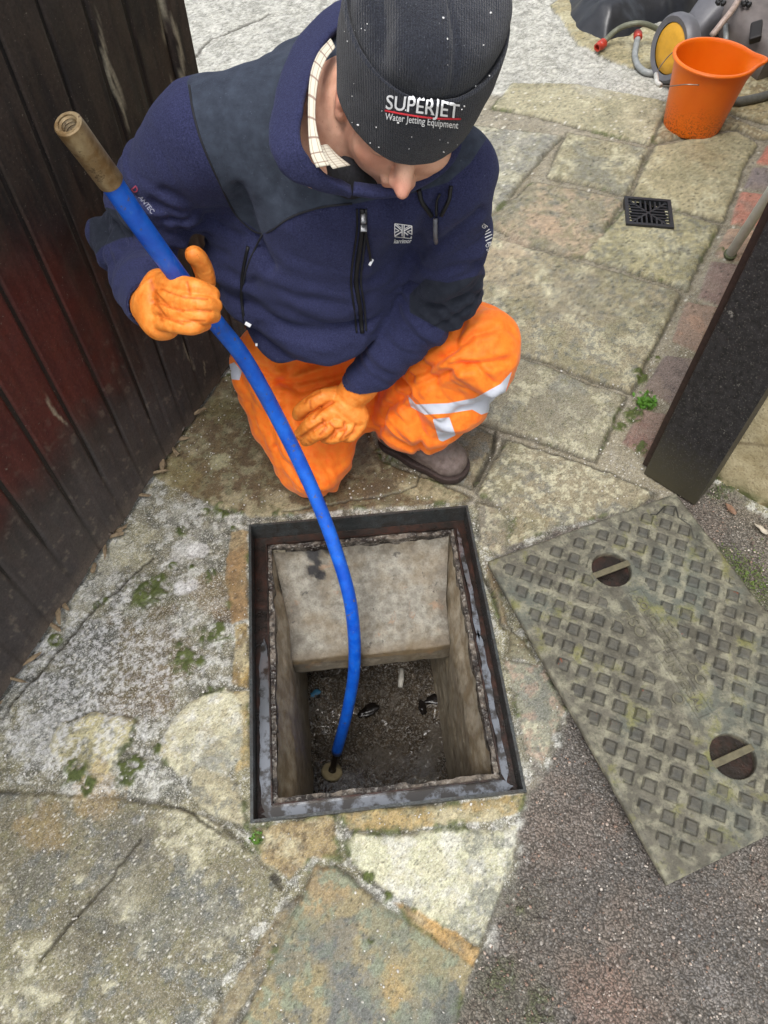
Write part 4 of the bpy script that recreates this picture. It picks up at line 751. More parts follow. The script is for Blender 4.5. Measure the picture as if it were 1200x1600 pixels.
# bail hangs down at the front-left: hinges on the near and far rim
hA = bc + np.array([-.075, -.128, BH - .035]); hB = bc + np.array([-.02, .148, BH - .03]) 
q1 = proj(hA); mid_ = bc + np.array([-.185, -.020, .165])
arc = catmull([hA, bc + np.array([-.120, -.115, .205]), bc + np.array([-.160, -.070, .178]), mid_, bc + np.array([-.165, .06, .17]), bc + np.array([-.10, .135, .20]), hB], 8)
M0 = MB(); M0.tube(arc, .0019, 8); M0.build('bail', simple('handle wire', C(150, 140, 130), .3, .8), bk_, smooth=True)
M0 = MB(); M0.tube([mid_ + (arc[21] - mid_) * 1.2, mid_, mid_ + (arc[29] - mid_) * 1.2], .0085, 12); M0.build('grip', simple('white grip', C(214, 212, 206), .4), bk_, smooth=True)
# ============================================================ BLACK BAG, HOSES, WHEELED MACHINE
M_RUBB = simple('black sheeting', C(40, 42, 48), .42, nscale=40, var=.25, bump=.3, bdist=.004, coat=.1)
def cloth_lump(outline, hgt, seed, res=.012):
    pg = G2(outline); lo, hi = pg.min(0) - .03, pg.max(0) + .03; xs_ = np.arange(lo[0], hi[0], res); ys_ = np.arange(lo[1], hi[1], res); X_, Y_ = np.meshgrid(xs_, ys_); x_, y_ = X_.ravel(), Y_.ravel(); q_ = np.stack([x_, y_, 0 * x_], 1)
    d_ = -poly_sd(x_ + (fbm(q_, 6, 3, seed) - .5) * .08, y_ + (fbm(q_, 6, 3, seed + 1) - .5) * .08, pg)
    rg_ = np.abs(2 * fbm(q_, 4.5, 4, seed + 2) - 1); z_ = hgt * (1 - np.exp(-np.clip(d_, 0, 9) / .09)) * (.75 + .5 * fbm(q_, 3, 3, seed)) + rg_ * .09 * sstep(0, .1, d_) - .01
    V_ = np.stack([x_, y_, np.where(d_ > 0, z_, -.02)], 1); F_ = grid_faces(len(xs_), len(ys_)); F_ = F_[(d_[F_] > -.015).any(1)]
    return V_, F_
V, F = cloth_lump([(884, -60), (884, 14), (905, 52), (945, 70), (985, 62), (1010, 40), (1050, 30), (1100, 8), (1120, -60), (1090, -150), (900, -150)], .14, 5)
ids = np.unique(F); rm = -np.ones(len(V), int); rm[ids] = np.arange(len(ids)); o = mesh('groundsheet', V[ids], rm[F], M_RUBB, None, True); tag(o, 'crumpled black sheeting heaped on the paving behind the bucket', 'sheeting')
M_GH = simple('green grey hose', C(112, 114, 96), .5, nscale=60); M_RED = simple('red hose connector', C(190, 62, 44), .4); M_GREYH = simple('grey hose', C(150, 154, 154), .45, nscale=40)
h1 = empty('garden_hose', G(935, 70), 'green grey garden hose end with red connector resting against the black sheeting', 'hose')
pts = catmull([G(940, 70, .03), G(962, 48, .06), G(985, 38, .09), G(1010, 38, .09), G(1040, 52, .05), G(1065, 62, .04)], 8); M0 = MB(); M0.tube(pts, .011, 12); M0.build('hose_tube', M_GH, h1, smooth=True)
A_, ln = frame_at(G(942, 68, .032), G(922, 82, .022)); M0 = MB(); M0.lathe([(.0001, 0), (.012, 0), (.019, .008), (.019, .03), (.016, .034), (.016, .05), (.011, .05), (.010, .03), (.0001, .03)], G(945, 66, .032), A_, 20); M0.build('connector', M_RED, h1, smooth=True, angle=30)
h2 = empty('supply_hose', G(1000, 100), 'pale grey supply hose looping down from a red connector behind the orange bucket', 'hose')
pts = catmull([G(997, 56, .05), G(994, 72, .03), G(992, 88, .014), G(998, 104, .012), G(1014, 114, .012), G(1040, 110, .012), G(1080, 100, .012)], 8); M0 = MB(); M0.tube(pts, .0125, 12); M0.build('hose_tube', M_GREYH, h2, smooth=True)
A_, ln = frame_at(G(997, 58, .05), G(996, 42, .06)); M0 = MB(); M0.lathe([(.0001, 0), (.014, 0), (.018, .006), (.018, .03), (.015, .04), (.0001, .045)], G(997, 60, .047), A_, 20); M0.build('connector', M_RED, h2, smooth=True, angle=30)
h3 = empty('drain_pipe_hose', G(1170, 158), 'dark grey hose lying on the flags to the right of the orange bucket', 'hose')
M0 = MB(); M0.tube(catmull([G(1100, 150, .02), G(1145, 158, .018), G(1170, 156, .018), G(1210, 145, .018), G(1290, 110, .02)], 8), .017, 14); M0.build('hose_tube', simple('dark hose', C(96, 96, 92), .5), h3, smooth=True)
# wheeled plastic machine (pressure washer) tipped against the wall
M_BODY = simple('dark grey moulded plastic', C(104, 104, 110), .45, nscale=30, var=.15, bump=.1); M_MID = simple('mid grey plastic', C(118, 110, 108), .5, nscale=25, var=.2); M_YEL = simple('yellow hub plastic', C(226, 168, 40), .45, nscale=30, var=.12)
pw = empty('pressure_washer', G(1130, 60), 'grey plastic wheeled washer with yellow wheel hub, lying behind the orange bucket', 'pressure washer')
# wheel: disc facing left-front
wc = P(1050, 76, 2.87); wn = np.array([-.93, -.32, .10]); wn /= np.linalg.norm(wn); s_ = np.cross(wn, [0, 0, 1.]); s_ /= np.linalg.norm(s_); WAx = np.array([s_, np.cross(wn, s_), wn])
M0 = MB(); M0.lathe([(.088, .012), (.108, .018), (.118, .006), (.120, -.014), (.114, -.040), (.06, -.045), (.0001, -.045)], wc, WAx, 48); M0.build('wheel', M_BODY, pw, smooth=True, angle=40)
M0 = MB(); M0.lathe([(.0001, .016), (.05, .015), (.084, .011), (.0875, .006)], wc, WAx, 48); M0.build('wheel_hub', M_YEL, pw, smooth=True)
# moulded side arm and body
def loft(path, rad, n=20):     # path points with (rx, ry) radii and fixed frame
    M0 = MB(); V = []; m_ = len(path); pth = np.asarray(path, float); tg = np.gradient(pth, axis=0); tg /= np.linalg.norm(tg, axis=1)[:, None]; up = np.array([0, 0, 1.])
    for i in range(m_):
        s_ = np.cross(tg[i], up); s_ /= np.linalg.norm(s_) + 1e-9; b_ = np.cross(s_, tg[i])
        for k in range(n):
            th = 2 * math.pi * k / n; cx, sx_ = math.cos(th), math.sin(th); e_ = .6; V.append(pth[i] + rad[i][0] * math.copysign(abs(cx) ** e_, cx) * s_ + rad[i][1] * math.copysign(abs(sx_) ** e_, sx_) * b_)
    F = [(i * n + k, i * n + (k + 1) % n, (i + 1) * n + (k + 1) % n, (i + 1) * n + k) for i in range(m_ - 1) for k in range(n)] + [tuple(range(n))[::-1], tuple((m_ - 1) * n + k for k in range(n))]
    return M0.add(V, F)
pth = catmull([P(1078, 62, 3.12), P(1100, 36, 3.1), P(1128, 6, 3.1), P(1150, -40, 3.15)], 6); n_ = len(pth); loft(pth, [(.05 + .05 * i / n_, .055 + .055 * i / n_) for i in range(n_)]).build('side_housing', M_BODY, pw, smooth=True, angle=50)
pth = catmull([P(1230, 96, 2.95), P(1196, 62, 3.0), P(1172, 22, 3.05), P(1160, -40, 3.15)], 6); n_ = len(pth); loft(pth, [(.13, .09)] * n_).build('main_housing', M_MID, pw, smooth=True, angle=50)
M0 = MB(); c_ = P(1181, 50, 2.86); M0.box(c_, (.045, .09, .03), np.array([[.85, -.2, .4], [.2, .9, .3], [-.4, -.2, .85]]), .008); M0.build('dark_vent', simple('dark recess', C(30, 26, 26), .6), pw)
M0 = MB(); M0.tube(catmull([P(1112, 56, 2.92), P(1128, 36, 2.9), P(1148, 10, 2.9), P(1162, -20, 2.95)], 6), .012, 12); M0.build('handle_tube', simple('pale handle tube', C(176, 156, 146), .4), pw, smooth=True)
M0 = MB(); M0.tube([P(1134, 64, 2.95), P(1134, 40, 3.0)], .010, 10); M0.build('peg', M_GREYH, pw, smooth=True)
for q in ((1126, 4), (1166, 6)):
    M0 = MB(); c_ = P(q[0], q[1], 2.93)
    for k in range(5): M0.box(c_ + np.array([.014 * math.cos(k * 1.26), .014 * math.sin(k * 1.26), 0]), (.014, .014, .014), None, .004)
    M0.build('knob', simple('black knob', C(30, 30, 32), .5), pw, smooth=True)
# ============================================================ SMALL THINGS ON THE GROUND
V, F = chunk(G(1142, 795, .008), (.017, .005, .003), 3, 3); V[:, 2] += .006 * np.sin((V[:, 0] - V[:, 0].mean()) * 120); tag(mesh('dead_leaf', V, F, simple('dead leaf', C(150, 118, 96), .7)), 'curled pinkish brown dead leaf at the foot of the cream wall', 'leaf')
V, F = chunk(G(1190, 826, .010), (.016, .006, .003), 5, 3); tag(mesh('leaf_scrap', V, F, simple('pale leaf', C(196, 186, 168), .7)), 'pale torn leaf scrap on tarmac right of the manhole cover', 'leaf')
def sprig(cx, cy, n, ln_, seed, name, lab, col_, spr=None):
    spr = spr or ln_ * .35
    M0 = MB(); r_ = np.random.default_rng(seed)
    for k in range(n):
        a_ = r_.uniform(0, 6.28); e_ = r_.uniform(.3, 1.2); L_ = ln_ * r_.uniform(.5, 1); b_ = G(cx, cy, 0) + np.array([r_.normal() * spr, r_.normal() * spr, 0]); d_ = np.array([math.cos(a_) * math.cos(e_), math.sin(a_) * math.cos(e_), math.sin(e_)]); s_ = np.cross(d_, [0, 0, 1.]); s_ /= np.linalg.norm(s_); w_ = L_ * r_.uniform(.18, .35)
        M0.add([b_, b_ + d_ * L_ * .5 + s_ * w_, b_ + d_ * L_ + [0, 0, -L_ * .2], b_ + d_ * L_ * .5 - s_ * w_], [(0, 1, 2, 3)])
    tag(M0.build(name, simple(name + ' green', col_, .6, nscale=200, var=.4)), lab, 'weed')
sprig(402, 1312, 34, .013, 1, 'weed', 'small bright green weed at the near left corner of the manhole frame', C(86, 128, 40))
sprig(1010, 630, 130, .020, 2, 'weed', 'bright green weed mat between flagstone and brick edging', C(84, 132, 34), .012)
sprig(580, 1472, 20, .008, 3, 'weed', 'tiny moss tuft in the middle of the near flagstone', C(96, 120, 40))
sprig(1160, 896, 520, .008, 4, 'moss_mat', 'yellow green moss patch on the tarmac beside the manhole cover edge', C(92, 112, 44), .036)
sprig(1122, 768, 60, .008, 5, 'moss_mat', 'dark moss clump at the foot of the gate post', C(70, 88, 34), .018)
# loose grit and gravel (uncountable)
def grit(name, lab, mat, n, xr, yr, smin, smax, seed, test=None):
    r_ = np.random.default_rng(seed); base, FB = chunk((0, 0, 0), (1, 1, 1), 1, 1); base = np.array(base) - np.array(base).mean(0); FB = np.array(FB); VS = []; FS_ = []; cnt = 0
    px = r_.uniform(*xr, n); py = r_.uniform(*yr, n); ok = np.ones(n, bool) if test is None else test(px, py); px, py = px[ok], py[ok]
    for k in range(len(px)):
        s_ = smin * (smax / smin) ** (r_.random() ** 2); th = r_.uniform(0, 6.28); A = np.array([[math.cos(th), math.sin(th), 0], [-math.sin(th), math.cos(th), 0], [0, 0, 1]]); sc = np.array([r_.uniform(.7, 1.3), r_.uniform(.7, 1.3), r_.uniform(.4, .8)]) * s_
        VS.append((base * sc) @ A + [px[k], py[k], .002 + s_ * .2]); FS_.append(FB + cnt); cnt += len(base)
    o_ = mesh(name, np.vstack(VS), np.vstack(FS_), mat, None, True); tag(o_, lab, kind='stuff'); return o_
def notframe(x, y):
    lx = (x - FC[0]) * FA[0, 0] + (y - FC[1]) * FA[0, 1]; ly = (x - FC[0]) * FA[1, 0] + (y - FC[1]) * FA[1, 1]; return ~((np.abs(lx) < FW / 2 + .004) & (np.abs(ly) < FL / 2 + .004))
pgA = G2(ASPH)
def asp(x, y): return notframe(x, y) & (poly_sd(x, y, pgA) < -.01)
mg = NT('mixed gravel'); oi = mg.vor(60, out='Color'); sc_ = mg.n('SeparateColor', i_Color=oi).outputs[0]
mg.p(Base_Color=mg.ramp(sc_, (0, C(70, 66, 62)), (.4, C(120, 104, 94)), (.7, C(170, 140, 122)), (1, C(220, 214, 204))), Roughness=.8)
grit('gravel', 'loose small gravel bound in the worn tarmac', mg.m, 9000, (.1, 1.3), (-.3, 1.15), .0012, .0036, 5, asp)
mg = NT('pale grit'); sc_ = mg.noise(40, 3); mg.p(Base_Color=mg.ramp(sc_, (.3, C(150, 144, 128)), (.6, C(232, 230, 224))), Roughness=.85)
def leftz(x, y): 
    q_ = np.stack([x, y, 0 * x], 1); return notframe(x, y) & (fbm(q_, 12, 4, 55) > .52) & (poly_sd(x, y, pgA) > .01)
grit('grit', 'pale loose grit and crust crumbs scattered over the paving', mg.m, 9000, (-1.0, .9), (-.3, 1.5), .0010, .0030, 6, leftz)
# ============================================================ SIGNED-DISTANCE MODELLING
class SDF:
    def __init__(s, lo, hi, h):
        s.h = h; s.lo = np.asarray(lo, float); s.n = np.ceil((np.asarray(hi, float) - s.lo) / h).astype(int) + 1
        s.F = np.full(tuple(s.n), .06, np.float32)
    def region(s, lo, hi):
        a = np.clip(np.floor((np.asarray(lo) - s.lo) / s.h).astype(int), 0, s.n); b = np.clip(np.ceil((np.asarray(hi) - s.lo) / s.h).astype(int) + 1, 0, s.n)
        sl = tuple(slice(int(x), int(y)) for x, y in zip(a, b)); ax = [s.lo[k] + s.h * np.arange(a[k], b[k]) for k in range(3)]
        return sl, np.stack(np.meshgrid(*ax, indexing='ij'), -1).astype(np.float32)
    def comb(s, sl, d, k, op):
        f = s.F[sl]; d = d.astype(np.float32)
        if op == 'u':
            if k <= 0: r = np.minimum(f, d)
            else: t = np.clip(.5 + .5 * (f - d) / k, 0, 1); r = f * (1 - t) + d * t - k * t * (1 - t)
        else:       # subtract d
            d = -d
            if k <= 0: r = np.maximum(f, d)
            else: t = np.clip(.5 - .5 * (f - d) / k, 0, 1); r = f * (1 - t) + d * t + k * t * (1 - t)
        s.F[sl] = r
    def cap(s, a, b, ra, rb=None, k=.02, op='u', lat=None, flat=1.0):
        """round cone; lat/flat squashes it along the unit vector lat"""
        a = np.asarray(a, float); b = np.asarray(b, float); rb = ra if rb is None else rb; m_ = max(ra, rb) + k + .03
        sl, p = s.region(np.minimum(a, b) - m_, np.maximum(a, b) + m_)
        if p.size == 0: return s
        ba = b - a; L2 = max(ba.dot(ba), 1e-12); t = np.clip(((p - a.astype(np.float32)) @ ba.astype(np.float32)) / L2, 0, 1); q = p - a.astype(np.float32) - t[..., None] * ba.astype(np.float32)
        if lat is not None:
            lat = np.asarray(lat, np.float32); c = q @ lat; q = q + ((1 / flat - 1) * c)[..., None] * lat
        d = np.sqrt((q * q).sum(-1)) - (ra + (rb - ra) * t)
        if lat is not None: d = d * min(1, flat) ** .5
        s.comb(sl, d, k, op); return s
    def ell(s, c, r, A=None, k=.02, op='u'):
        c = np.asarray(c, float); r = np.asarray(r, float); A = np.eye(3) if A is None else np.asarray(A, float); m_ = r.max() + k + .03
        sl, p = s.region(c - m_, c + m_)
        if p.size == 0: return s
        q = ((p - c.astype(np.float32)) @ A.T.astype(np.float32)); g = q / r.astype(np.float32); k0 = np.sqrt((g * g).sum(-1)); k1 = np.sqrt(((g / r.astype(np.float32)) ** 2).sum(-1)) + 1e-9
        s.comb(sl, k0 * (k0 - 1) / k1, k, op); return s
    def chain(s, pts, rs, k=.02, **kw):
        for i in range(len(pts) - 1): s.cap(pts[i], pts[i + 1], rs[i], rs[i + 1], k, **kw)
        return s
    def plane(s, n, d, k=.01):      # keep n.p > d
        sl, p = s.region(s.lo, s.lo + s.h * s.n); n = np.asarray(n, float); n = n / np.linalg.norm(n); s.comb(sl, (p @ n.astype(np.float32)) - d, k, 's'); return s
    def surf(s):
        F, h, lo = s.F, s.h, s.lo; S = F < 0; nx, ny, nz = [q - 1 for q in F.shape]
        cnt = np.zeros((nx, ny, nz), np.int8)
        for a in (0, 1):
            for b in (0, 1):
                for c in (0, 1): cnt += S[a:nx + a, b:ny + b, c:nz + c]
        act = (cnt > 0) & (cnt < 8); I, J, K_ = np.nonzero(act); idx = -np.ones(act.shape, np.int64); idx[I, J, K_] = np.arange(len(I))
        acc = np.zeros((len(I), 3)); num = np.zeros(len(I)); cs = [(a, b, c) for a in (0, 1) for b in (0, 1) for c in (0, 1)]
        for i0, c0 in enumerate(cs):
            for ax in range(3):
                if c0[ax] == 1: continue
                c1 = list(c0); c1[ax] = 1; v0 = F[I + c0[0], J + c0[1], K_ + c0[2]]; v1 = F[I + c1[0], J + c1[1], K_ + c1[2]]; cr = (v0 < 0) != (v1 < 0)
                t = np.where(cr, v0 / np.where(cr, v0 - v1, 1), 0); pt = np.array(c0, float)[None].repeat(len(I), 0); pt[:, ax] = t; acc += pt * cr[:, None]; num += cr
        V = lo + h * (np.stack([I, J, K_], 1) + acc / num[:, None]); Q = []
        for ax in range(3):
            S0 = np.take(S, range(0, S.shape[ax] - 1), ax); S1 = np.take(S, range(1, S.shape[ax]), ax); e = np.nonzero(S0 != S1); e = [np.array(q) for q in e]
            o1, o2 = [(1, 2), (2, 0), (0, 1)][ax]; ok = (e[o1] > 0) & (e[o2] > 0) & (e[o1] < act.shape[o1]) & (e[o2] < act.shape[o2]); e = [q[ok] for q in e]; fl_ = S0[tuple(e)]
            def cell(d1, d2):
                q = [e[0].copy(), e[1].copy(), e[2].copy()]; q[o1] -= d1; q[o2] -= d2; return idx[q[0], q[1], q[2]]
            quad = np.stack([cell(1, 1), cell(0, 1), cell(0, 0), cell(1, 0)], 1); quad[~fl_] = quad[~fl_][:, ::-1]; Q.append(quad)
        Q = np.vstack(Q); Q = Q[(Q >= 0).all(1)]; return V, Q
def normals(V, F):
    a = V[F[:, 2]] - V[F[:, 0]]; b = V[F[:, 3]] - V[F[:, 1]]; n = np.cross(a, b); N = np.zeros_like(V)
    for k in range(4): np.add.at(N, F[:, k], n)
    return N / (np.linalg.norm(N, axis=1)[:, None] + 1e-12)
def relax(V, F, it=2, lam=.5):
    E = np.vstack([F[:, [0, 1]], F[:, [1, 2]], F[:, [2, 3]], F[:, [3, 0]]]); 
    for _ in range(it):
        A = np.zeros_like(V); c = np.zeros(len(V)); np.add.at(A, E[:, 0], V[E[:, 1]]); np.add.at(c, E[:, 0], 1); np.add.at(A, E[:, 1], V[E[:, 0]]); np.add.at(c, E[:, 1], 1); V = V * (1 - lam) + lam * A / np.maximum(c, 1)[:, None]
    return V
def tree(V, F): return BVHTree.FromPolygons([tuple(map(float, v)) for v in V], [tuple(map(int, f)) for f in F])
def hit(T, px, py, off=0.0):
    r = ray(px, py); rn = r / np.linalg.norm(r); loc, nor, i, d = T.ray_cast(Vector((0, 0, CAMH)), Vector(rn))
    if loc is None: return None
    n_ = np.array(nor); n_ = n_ if n_.dot(rn) < 0 else -n_; return np.array(loc) + n_ * off
def lay(T, pts, off, r, n=8, sub=6):     # a cord laid on a surface through picture-located points
    pts = catmull([(a, b, 0) for a, b in pts], sub); w_ = [hit(T, a, b, off) for a, b, _ in pts]; w_ = [q for q in w_ if q is not None]
    w_ = np.array(w_); 
    for _ in range(2): w_[1:-1] = .5 * w_[1:-1] + .25 * (w_[:-2] + w_[2:])
    M0 = MB(); M0.tube(w_, r, n); return M0
def bbox_sdf(pts, pad, h): pts = np.array(pts); return SDF(pts.min(0) - pad, pts.max(0) + pad, h)
def decal(T, V, F, origin, ux, uy, off=.0008):   # flat lettering -> wrapped on a surface; origin/ux/uy in picture units per metre of V
    out = []; bad = set(); med = None
    for i, v in enumerate(V):
        q = hit(T, origin[0] + ux[0] * v[0] + uy[0] * v[1], origin[1] + ux[1] * v[0] + uy[1] * v[1], off)
        if q is None: bad.add(i); q = np.zeros(3)
        out.append(q)
    out = np.array(out); ok = [i for i in range(len(V)) if i not in bad]; F2 = []
    for f in F:
        if any(i in bad for i in f): continue
        if np.ptp(out[list(f)], axis=0).max() > .03: continue
        F2.append(f)
    return out, F2
def ribbon(A, B, th, n=6, m=10, bulge=0.0):      # thick sheet between two curves (world points)
    A = catmull(A, n); B = catmull(B, n); L_ = len(A); V = []; mid_n = []
    for i in range(L_):
        t0 = A[min(i + 1, L_ - 1)] - A[max(i - 1, 0)]; w_ = B[i] - A[i]; nn = np.cross(t0, w_); nn /= np.linalg.norm(nn) + 1e-9; ring = []
        for j in range(2 * m):
            ph = 2 * math.pi * j / (2 * m); s = .5 - .5 * math.cos(ph); side = math.sin(ph); ring.append(A[i] + w_ * s + nn * (side * th / 2 + bulge * 4 * s * (1 - s)))
        V += ring
    q = 2 * m; F = [(i * q + k, i * q + (k + 1) % q, (i + 1) * q + (k + 1) % q, (i + 1) * q + k) for i in range(L_ - 1) for k in range(q)] + [tuple(range(q))[::-1], tuple((L_ - 1) * q + k for k in range(q))]
    return np.array(V), F
def seg_t(p, a, b):
    ba = b - a; t = np.clip(((p - a) @ ba) / ba.dot(ba), 0, 1); d = np.linalg.norm(p - a - t[:, None] * ba, axis=1); return t, d
def billow(p, d, fl_, fh, seed, octv=3):
    """creases running across direction d: high frequency along d, low across"""
    d = np.asarray(d, float); d = d / np.linalg.norm(d); q = p * fl_ + (p @ d)[:, None] * d[None] * (fh - fl_) ; n_ = fbm(q, 1.0, octv, seed, .45); return np.abs(2 * n_ - 1) * 2
# ============================================================ PERSON
# joints (viewer's left = his right)
RS = P(315, 212, 1.14); RE = P(214, 380, 1.34); RW = P(240, 474, 1.20)
LS = P(708, 272, 1.14); LE = P(702, 450, 1.38); LW = P(562, 604, 1.545)
CH = np.array([-.090, 1.165, .775]); BE = np.array([-.125, 1.205, .545]); PE = np.array([-.10, 1.38, .375])
RH = np.array([-.185, 1.40, .345]); RK = np.array([-.172, 1.105, .088]); RA = np.array([-.20, 1.50, .075])
LH = np.array([-.015, 1.40, .350]); LK = P(738, 548, 1.53); LA = np.array([.062, 1.185, .115])
HC = P(638, 139, .965)          # head centre
vr = ray(640, 180); vr = vr / np.linalg.norm(vr); e_ = R(50)
upv = np.array([0, -vr[2], vr[1]]); upv /= np.linalg.norm(upv); iu = .29 * np.array([1., 0, 0]) + .957 * upv
hu = math.cos(e_) * iu - math.sin(e_) * vr; hf = -math.sin(e_) * iu - math.cos(e_) * vr
hu /= np.linalg.norm(hu); hf -= hu * hf.dot(hu); hf /= np.linalg.norm(hf); hr = np.cross(hf, hu)   # hr: viewer's left? (his right)
yaw = R(14); hf2 = math.cos(yaw) * hf - math.sin(yaw) * hr; hr = np.cross(hf2, hu); hf = hf2
if hr[0] > 0: hr = -hr        # hr points to his right = viewer's left
HM = np.array([hr, hf, hu])
def hp(r, f, u): return HC + r * hr + f * hf + u * hu
NB = np.array([-.055, 1.105, .915])
pe = empty('person_root', (0, 0, 0), 'x', 'person'); bpy.data.objects.remove(pe)
FR = [([(250, 440, 1.155), (268, 442, 1.128), (306, 450, 1.108), (331, 460, 1.122)], [.0145, .0145, .0138, .0125]),
 ([(246, 462, 1.155), (266, 464, 1.126), (312, 474, 1.106), (335, 478, 1.124)], [.0145, .0145, .0135, .0120]),
 ([(246, 484, 1.155), (266, 485, 1.130), (314, 493, 1.112), (334, 493, 1.130)], [.0145, .0142, .0130, .0115]),
 ([(250, 503, 1.155), (268, 506, 1.132), (300, 511, 1.118), (320, 506, 1.136)], [.0140, .0135, .0122, .0105]),
 ([(262, 440, 1.19), (300, 452, 1.215), (322, 440, 1.20), (312, 408, 1.165), (303, 398, 1.150)], [.018, .016, .0155, .0150, .0135])]
FL_ = [([(528, 616, 1.57), (500, 622, 1.555), (474, 638, 1.575), (466, 648, 1.595)], [.019, .0168, .0155, .0140]),
 ([(515, 646, 1.565), (490, 660, 1.555), (470, 678, 1.580)], [.0185, .0165, .0145]),
 ([(528, 662, 1.57), (503, 674, 1.562), (478, 688, 1.592)], [.0180, .0158, .0135]),
 ([(548, 668, 1.578), (525, 682, 1.575), (508, 684, 1.60)], [.0175, .0150, .0130]),
 ([(562, 662, 1.585), (548, 680, 1.586), (534, 682, 1.61)], [.0165, .0140, .0120])]
# ---- body: one continuous surface, mostly hidden by clothing
S = SDF((-.56, .86, .0), (.34, 1.68, 1.2), .0034)
S.ell(hp(0, -.005, .02), (.076, .096, .105), HM, .0)
S.ell(hp(0, .016, -.060), (.057, .064, .064), HM, .03); S.cap(hp(-.034, .050, -.052), hp(.034, .050, -.052), .028, .028, .02)
S.cap(hp(0, .058, -.108), hp(0, .056, -.114), .022, .022, .02); S.cap(hp(.030, .030, -.078), hp(-.030, .030, -.078), .034, .034, .02); S.cap(hp(.034, .012, -.07), hp(.02, -.02, -.12), .034, .036, .02)
S.cap(hp(-.045, .076, .012), hp(.045, .076, .012), .0135, .0135, .014)     # brow
for s_ in (-1, 1):
    S.ell(hp(s_ * .033, .101, -.012), (.019, .014, .012), HM, .012, 's'); S.ell(hp(s_ * .032, .078, -.014), (.0165, .013, .012), HM, .003)
    S.ell(hp(s_ * .044, .058, -.040), (.020, .018, .018), HM, .018)
    S.ell(hp(s_ * .083, -.008, -.028), (.010, .019, .033), HM, .006); S.ell(hp(s_ * .091, -.002, -.024), (.006, .010, .017), HM, .004, 's'); S.ell(hp(s_ * .083, .002, -.056), (.008, .010, .011), HM, .004)
S.cap(hp(0, .084, .004), hp(0, .108, -.036), .0115, .0125, .020); S.ell(hp(0, .119, -.044), (.0092, .0115, .0090), HM, .012)
for s_ in (-1, 1): S.ell(hp(s_ * .0125, .101, -.046), (.0070, .011, .0075), HM, .009)
S.cap(hp(-.018, .082, -.076), hp(.018, .082, -.076), .0060, .0060, .007); S.cap(hp(-.016, .079, -.087), hp(.016, .079, -.087), .0065, .0065, .006)
S.cap(hp(0, -.035, -.05), NB, .055, .06, .02)
S.cap(NB, CH, .07, .13, .05); S.cap(CH, PE, .13, .14, .05); S.cap(RS, LS, .05, .05, .04)
for a_, b_, c_ in ((RS, RE, RW), (LS, LE, LW)): S.cap(a_, b_, .047, .040, .03); S.cap(b_, c_, .038, .027, .02)
for a_, b_, c_ in ((RH, RK + [0, .03, .0], RA + [0, -.02, .01]), (LH, LK + [0, .03, 0], LA)): S.cap(a_, b_, .075, .050, .04); S.cap(b_, c_, .048, .034, .02)
S.cap(LA + [-.05, .03, -.06], LA + [.09, -.045, -.075], .034, .03, .02); S.cap(RA + [0, .02, -.02], RA + [.01, .18, -.03], .03, .025, .02)
# hands inside the gloves
S.cap(RW, P(258, 470, 1.175), .022, .020, .02); S.cap(LW, P(535, 635, 1.585), .023, .024, .02)
for ch_ in FR + FL_: S.chain([P(*q) for q in ch_[0]], [r_ * .66 for r_ in ch_[1]], .002)
V, F = S.surf(); V = relax(V, F, 1, .4)
BT = tree(V, F)
m = NT('skin'); f = m.noise(90, 4, .6); g = m.noise(420, 3, .6); bl = m.noise(26, 3, .5)
c = m.mix(m.ramp(bl, (.35, 0), (.65, 1)), L(202, 150, 126, .88), L(234, 184, 158, .88)); c = m.mix(m.attr('flush'), c, L(214, 116, 100, .85)); c = m.mix(m.ramp(g, (.62, 0), (.7, .4)), c, L(170, 106, 86, .85)); c = m.mix(m.attr('lash'), c, L(74, 48, 40, .85))
m.p(Base_Color=c, Roughness=.48, Subsurface_Weight=.12, Subsurface_Radius=(.012, .004, .002), Subsurface_Scale=1.0, Normal=m.bump(m.math('ADD', f, m.math('MULTIPLY', g, 1.4)), .35, .0012)); M_SKIN = m.m
fl_ = np.maximum(sstep(.03, .012, np.linalg.norm(V - hp(0, .122, -.045), axis=1)), np.maximum(sstep(.03, .01, np.linalg.norm(V - hp(.08, -.005, -.03), axis=1)), .5 * sstep(.04, .015, np.linalg.norm(V - hp(.042, .078, -.05), axis=1))))
la_ = np.zeros(len(V))
for s_ in (-1, 1):
    for k in np.linspace(-1, 1, 9): la_ = np.maximum(la_, sstep(.0032, .0015, np.linalg.norm(V - hp(s_ * .032 + k * .014, .0905 - .004 * k * k, -.019 - .002 * k * k), axis=1)))
lipm = sstep(.010, .006, np.abs((V - hp(0, .095, -.084)) @ hu)) * sstep(.026, .018, np.abs((V - HC) @ hr)) * (((V - HC) @ hf) > .082); fl_ = np.maximum(fl_, lipm * .9)
pe = mesh('person', V, F, M_SKIN, None, True, attrs=dict(flush=fl_ * .35, lash=la_ * .7)); tag(pe, 'kneeling worker in navy fleece, black beanie, orange gloves and trousers, looking down the manhole', 'person')
# brows
M0 = MB()
for s_ in (-1, 1):
    for k in range(46):
        x_ = s_ * random.uniform(.014, .052); q = hp(x_, .0865 - .25 * (abs(x_) - .03) ** 2 * 30 * .4, .012 + .004 * math.sin((abs(x_) - .014) * 80) + random.uniform(-.003, .003)); M0.tube([q, q + hr * s_ * .006 + hf * .0015 + hu * random.uniform(-.001, .002)], [.0005, .0002], 4)
M0.build('eyebrows', simple('brown hair', L(92, 66, 48, .85), .6), pe)
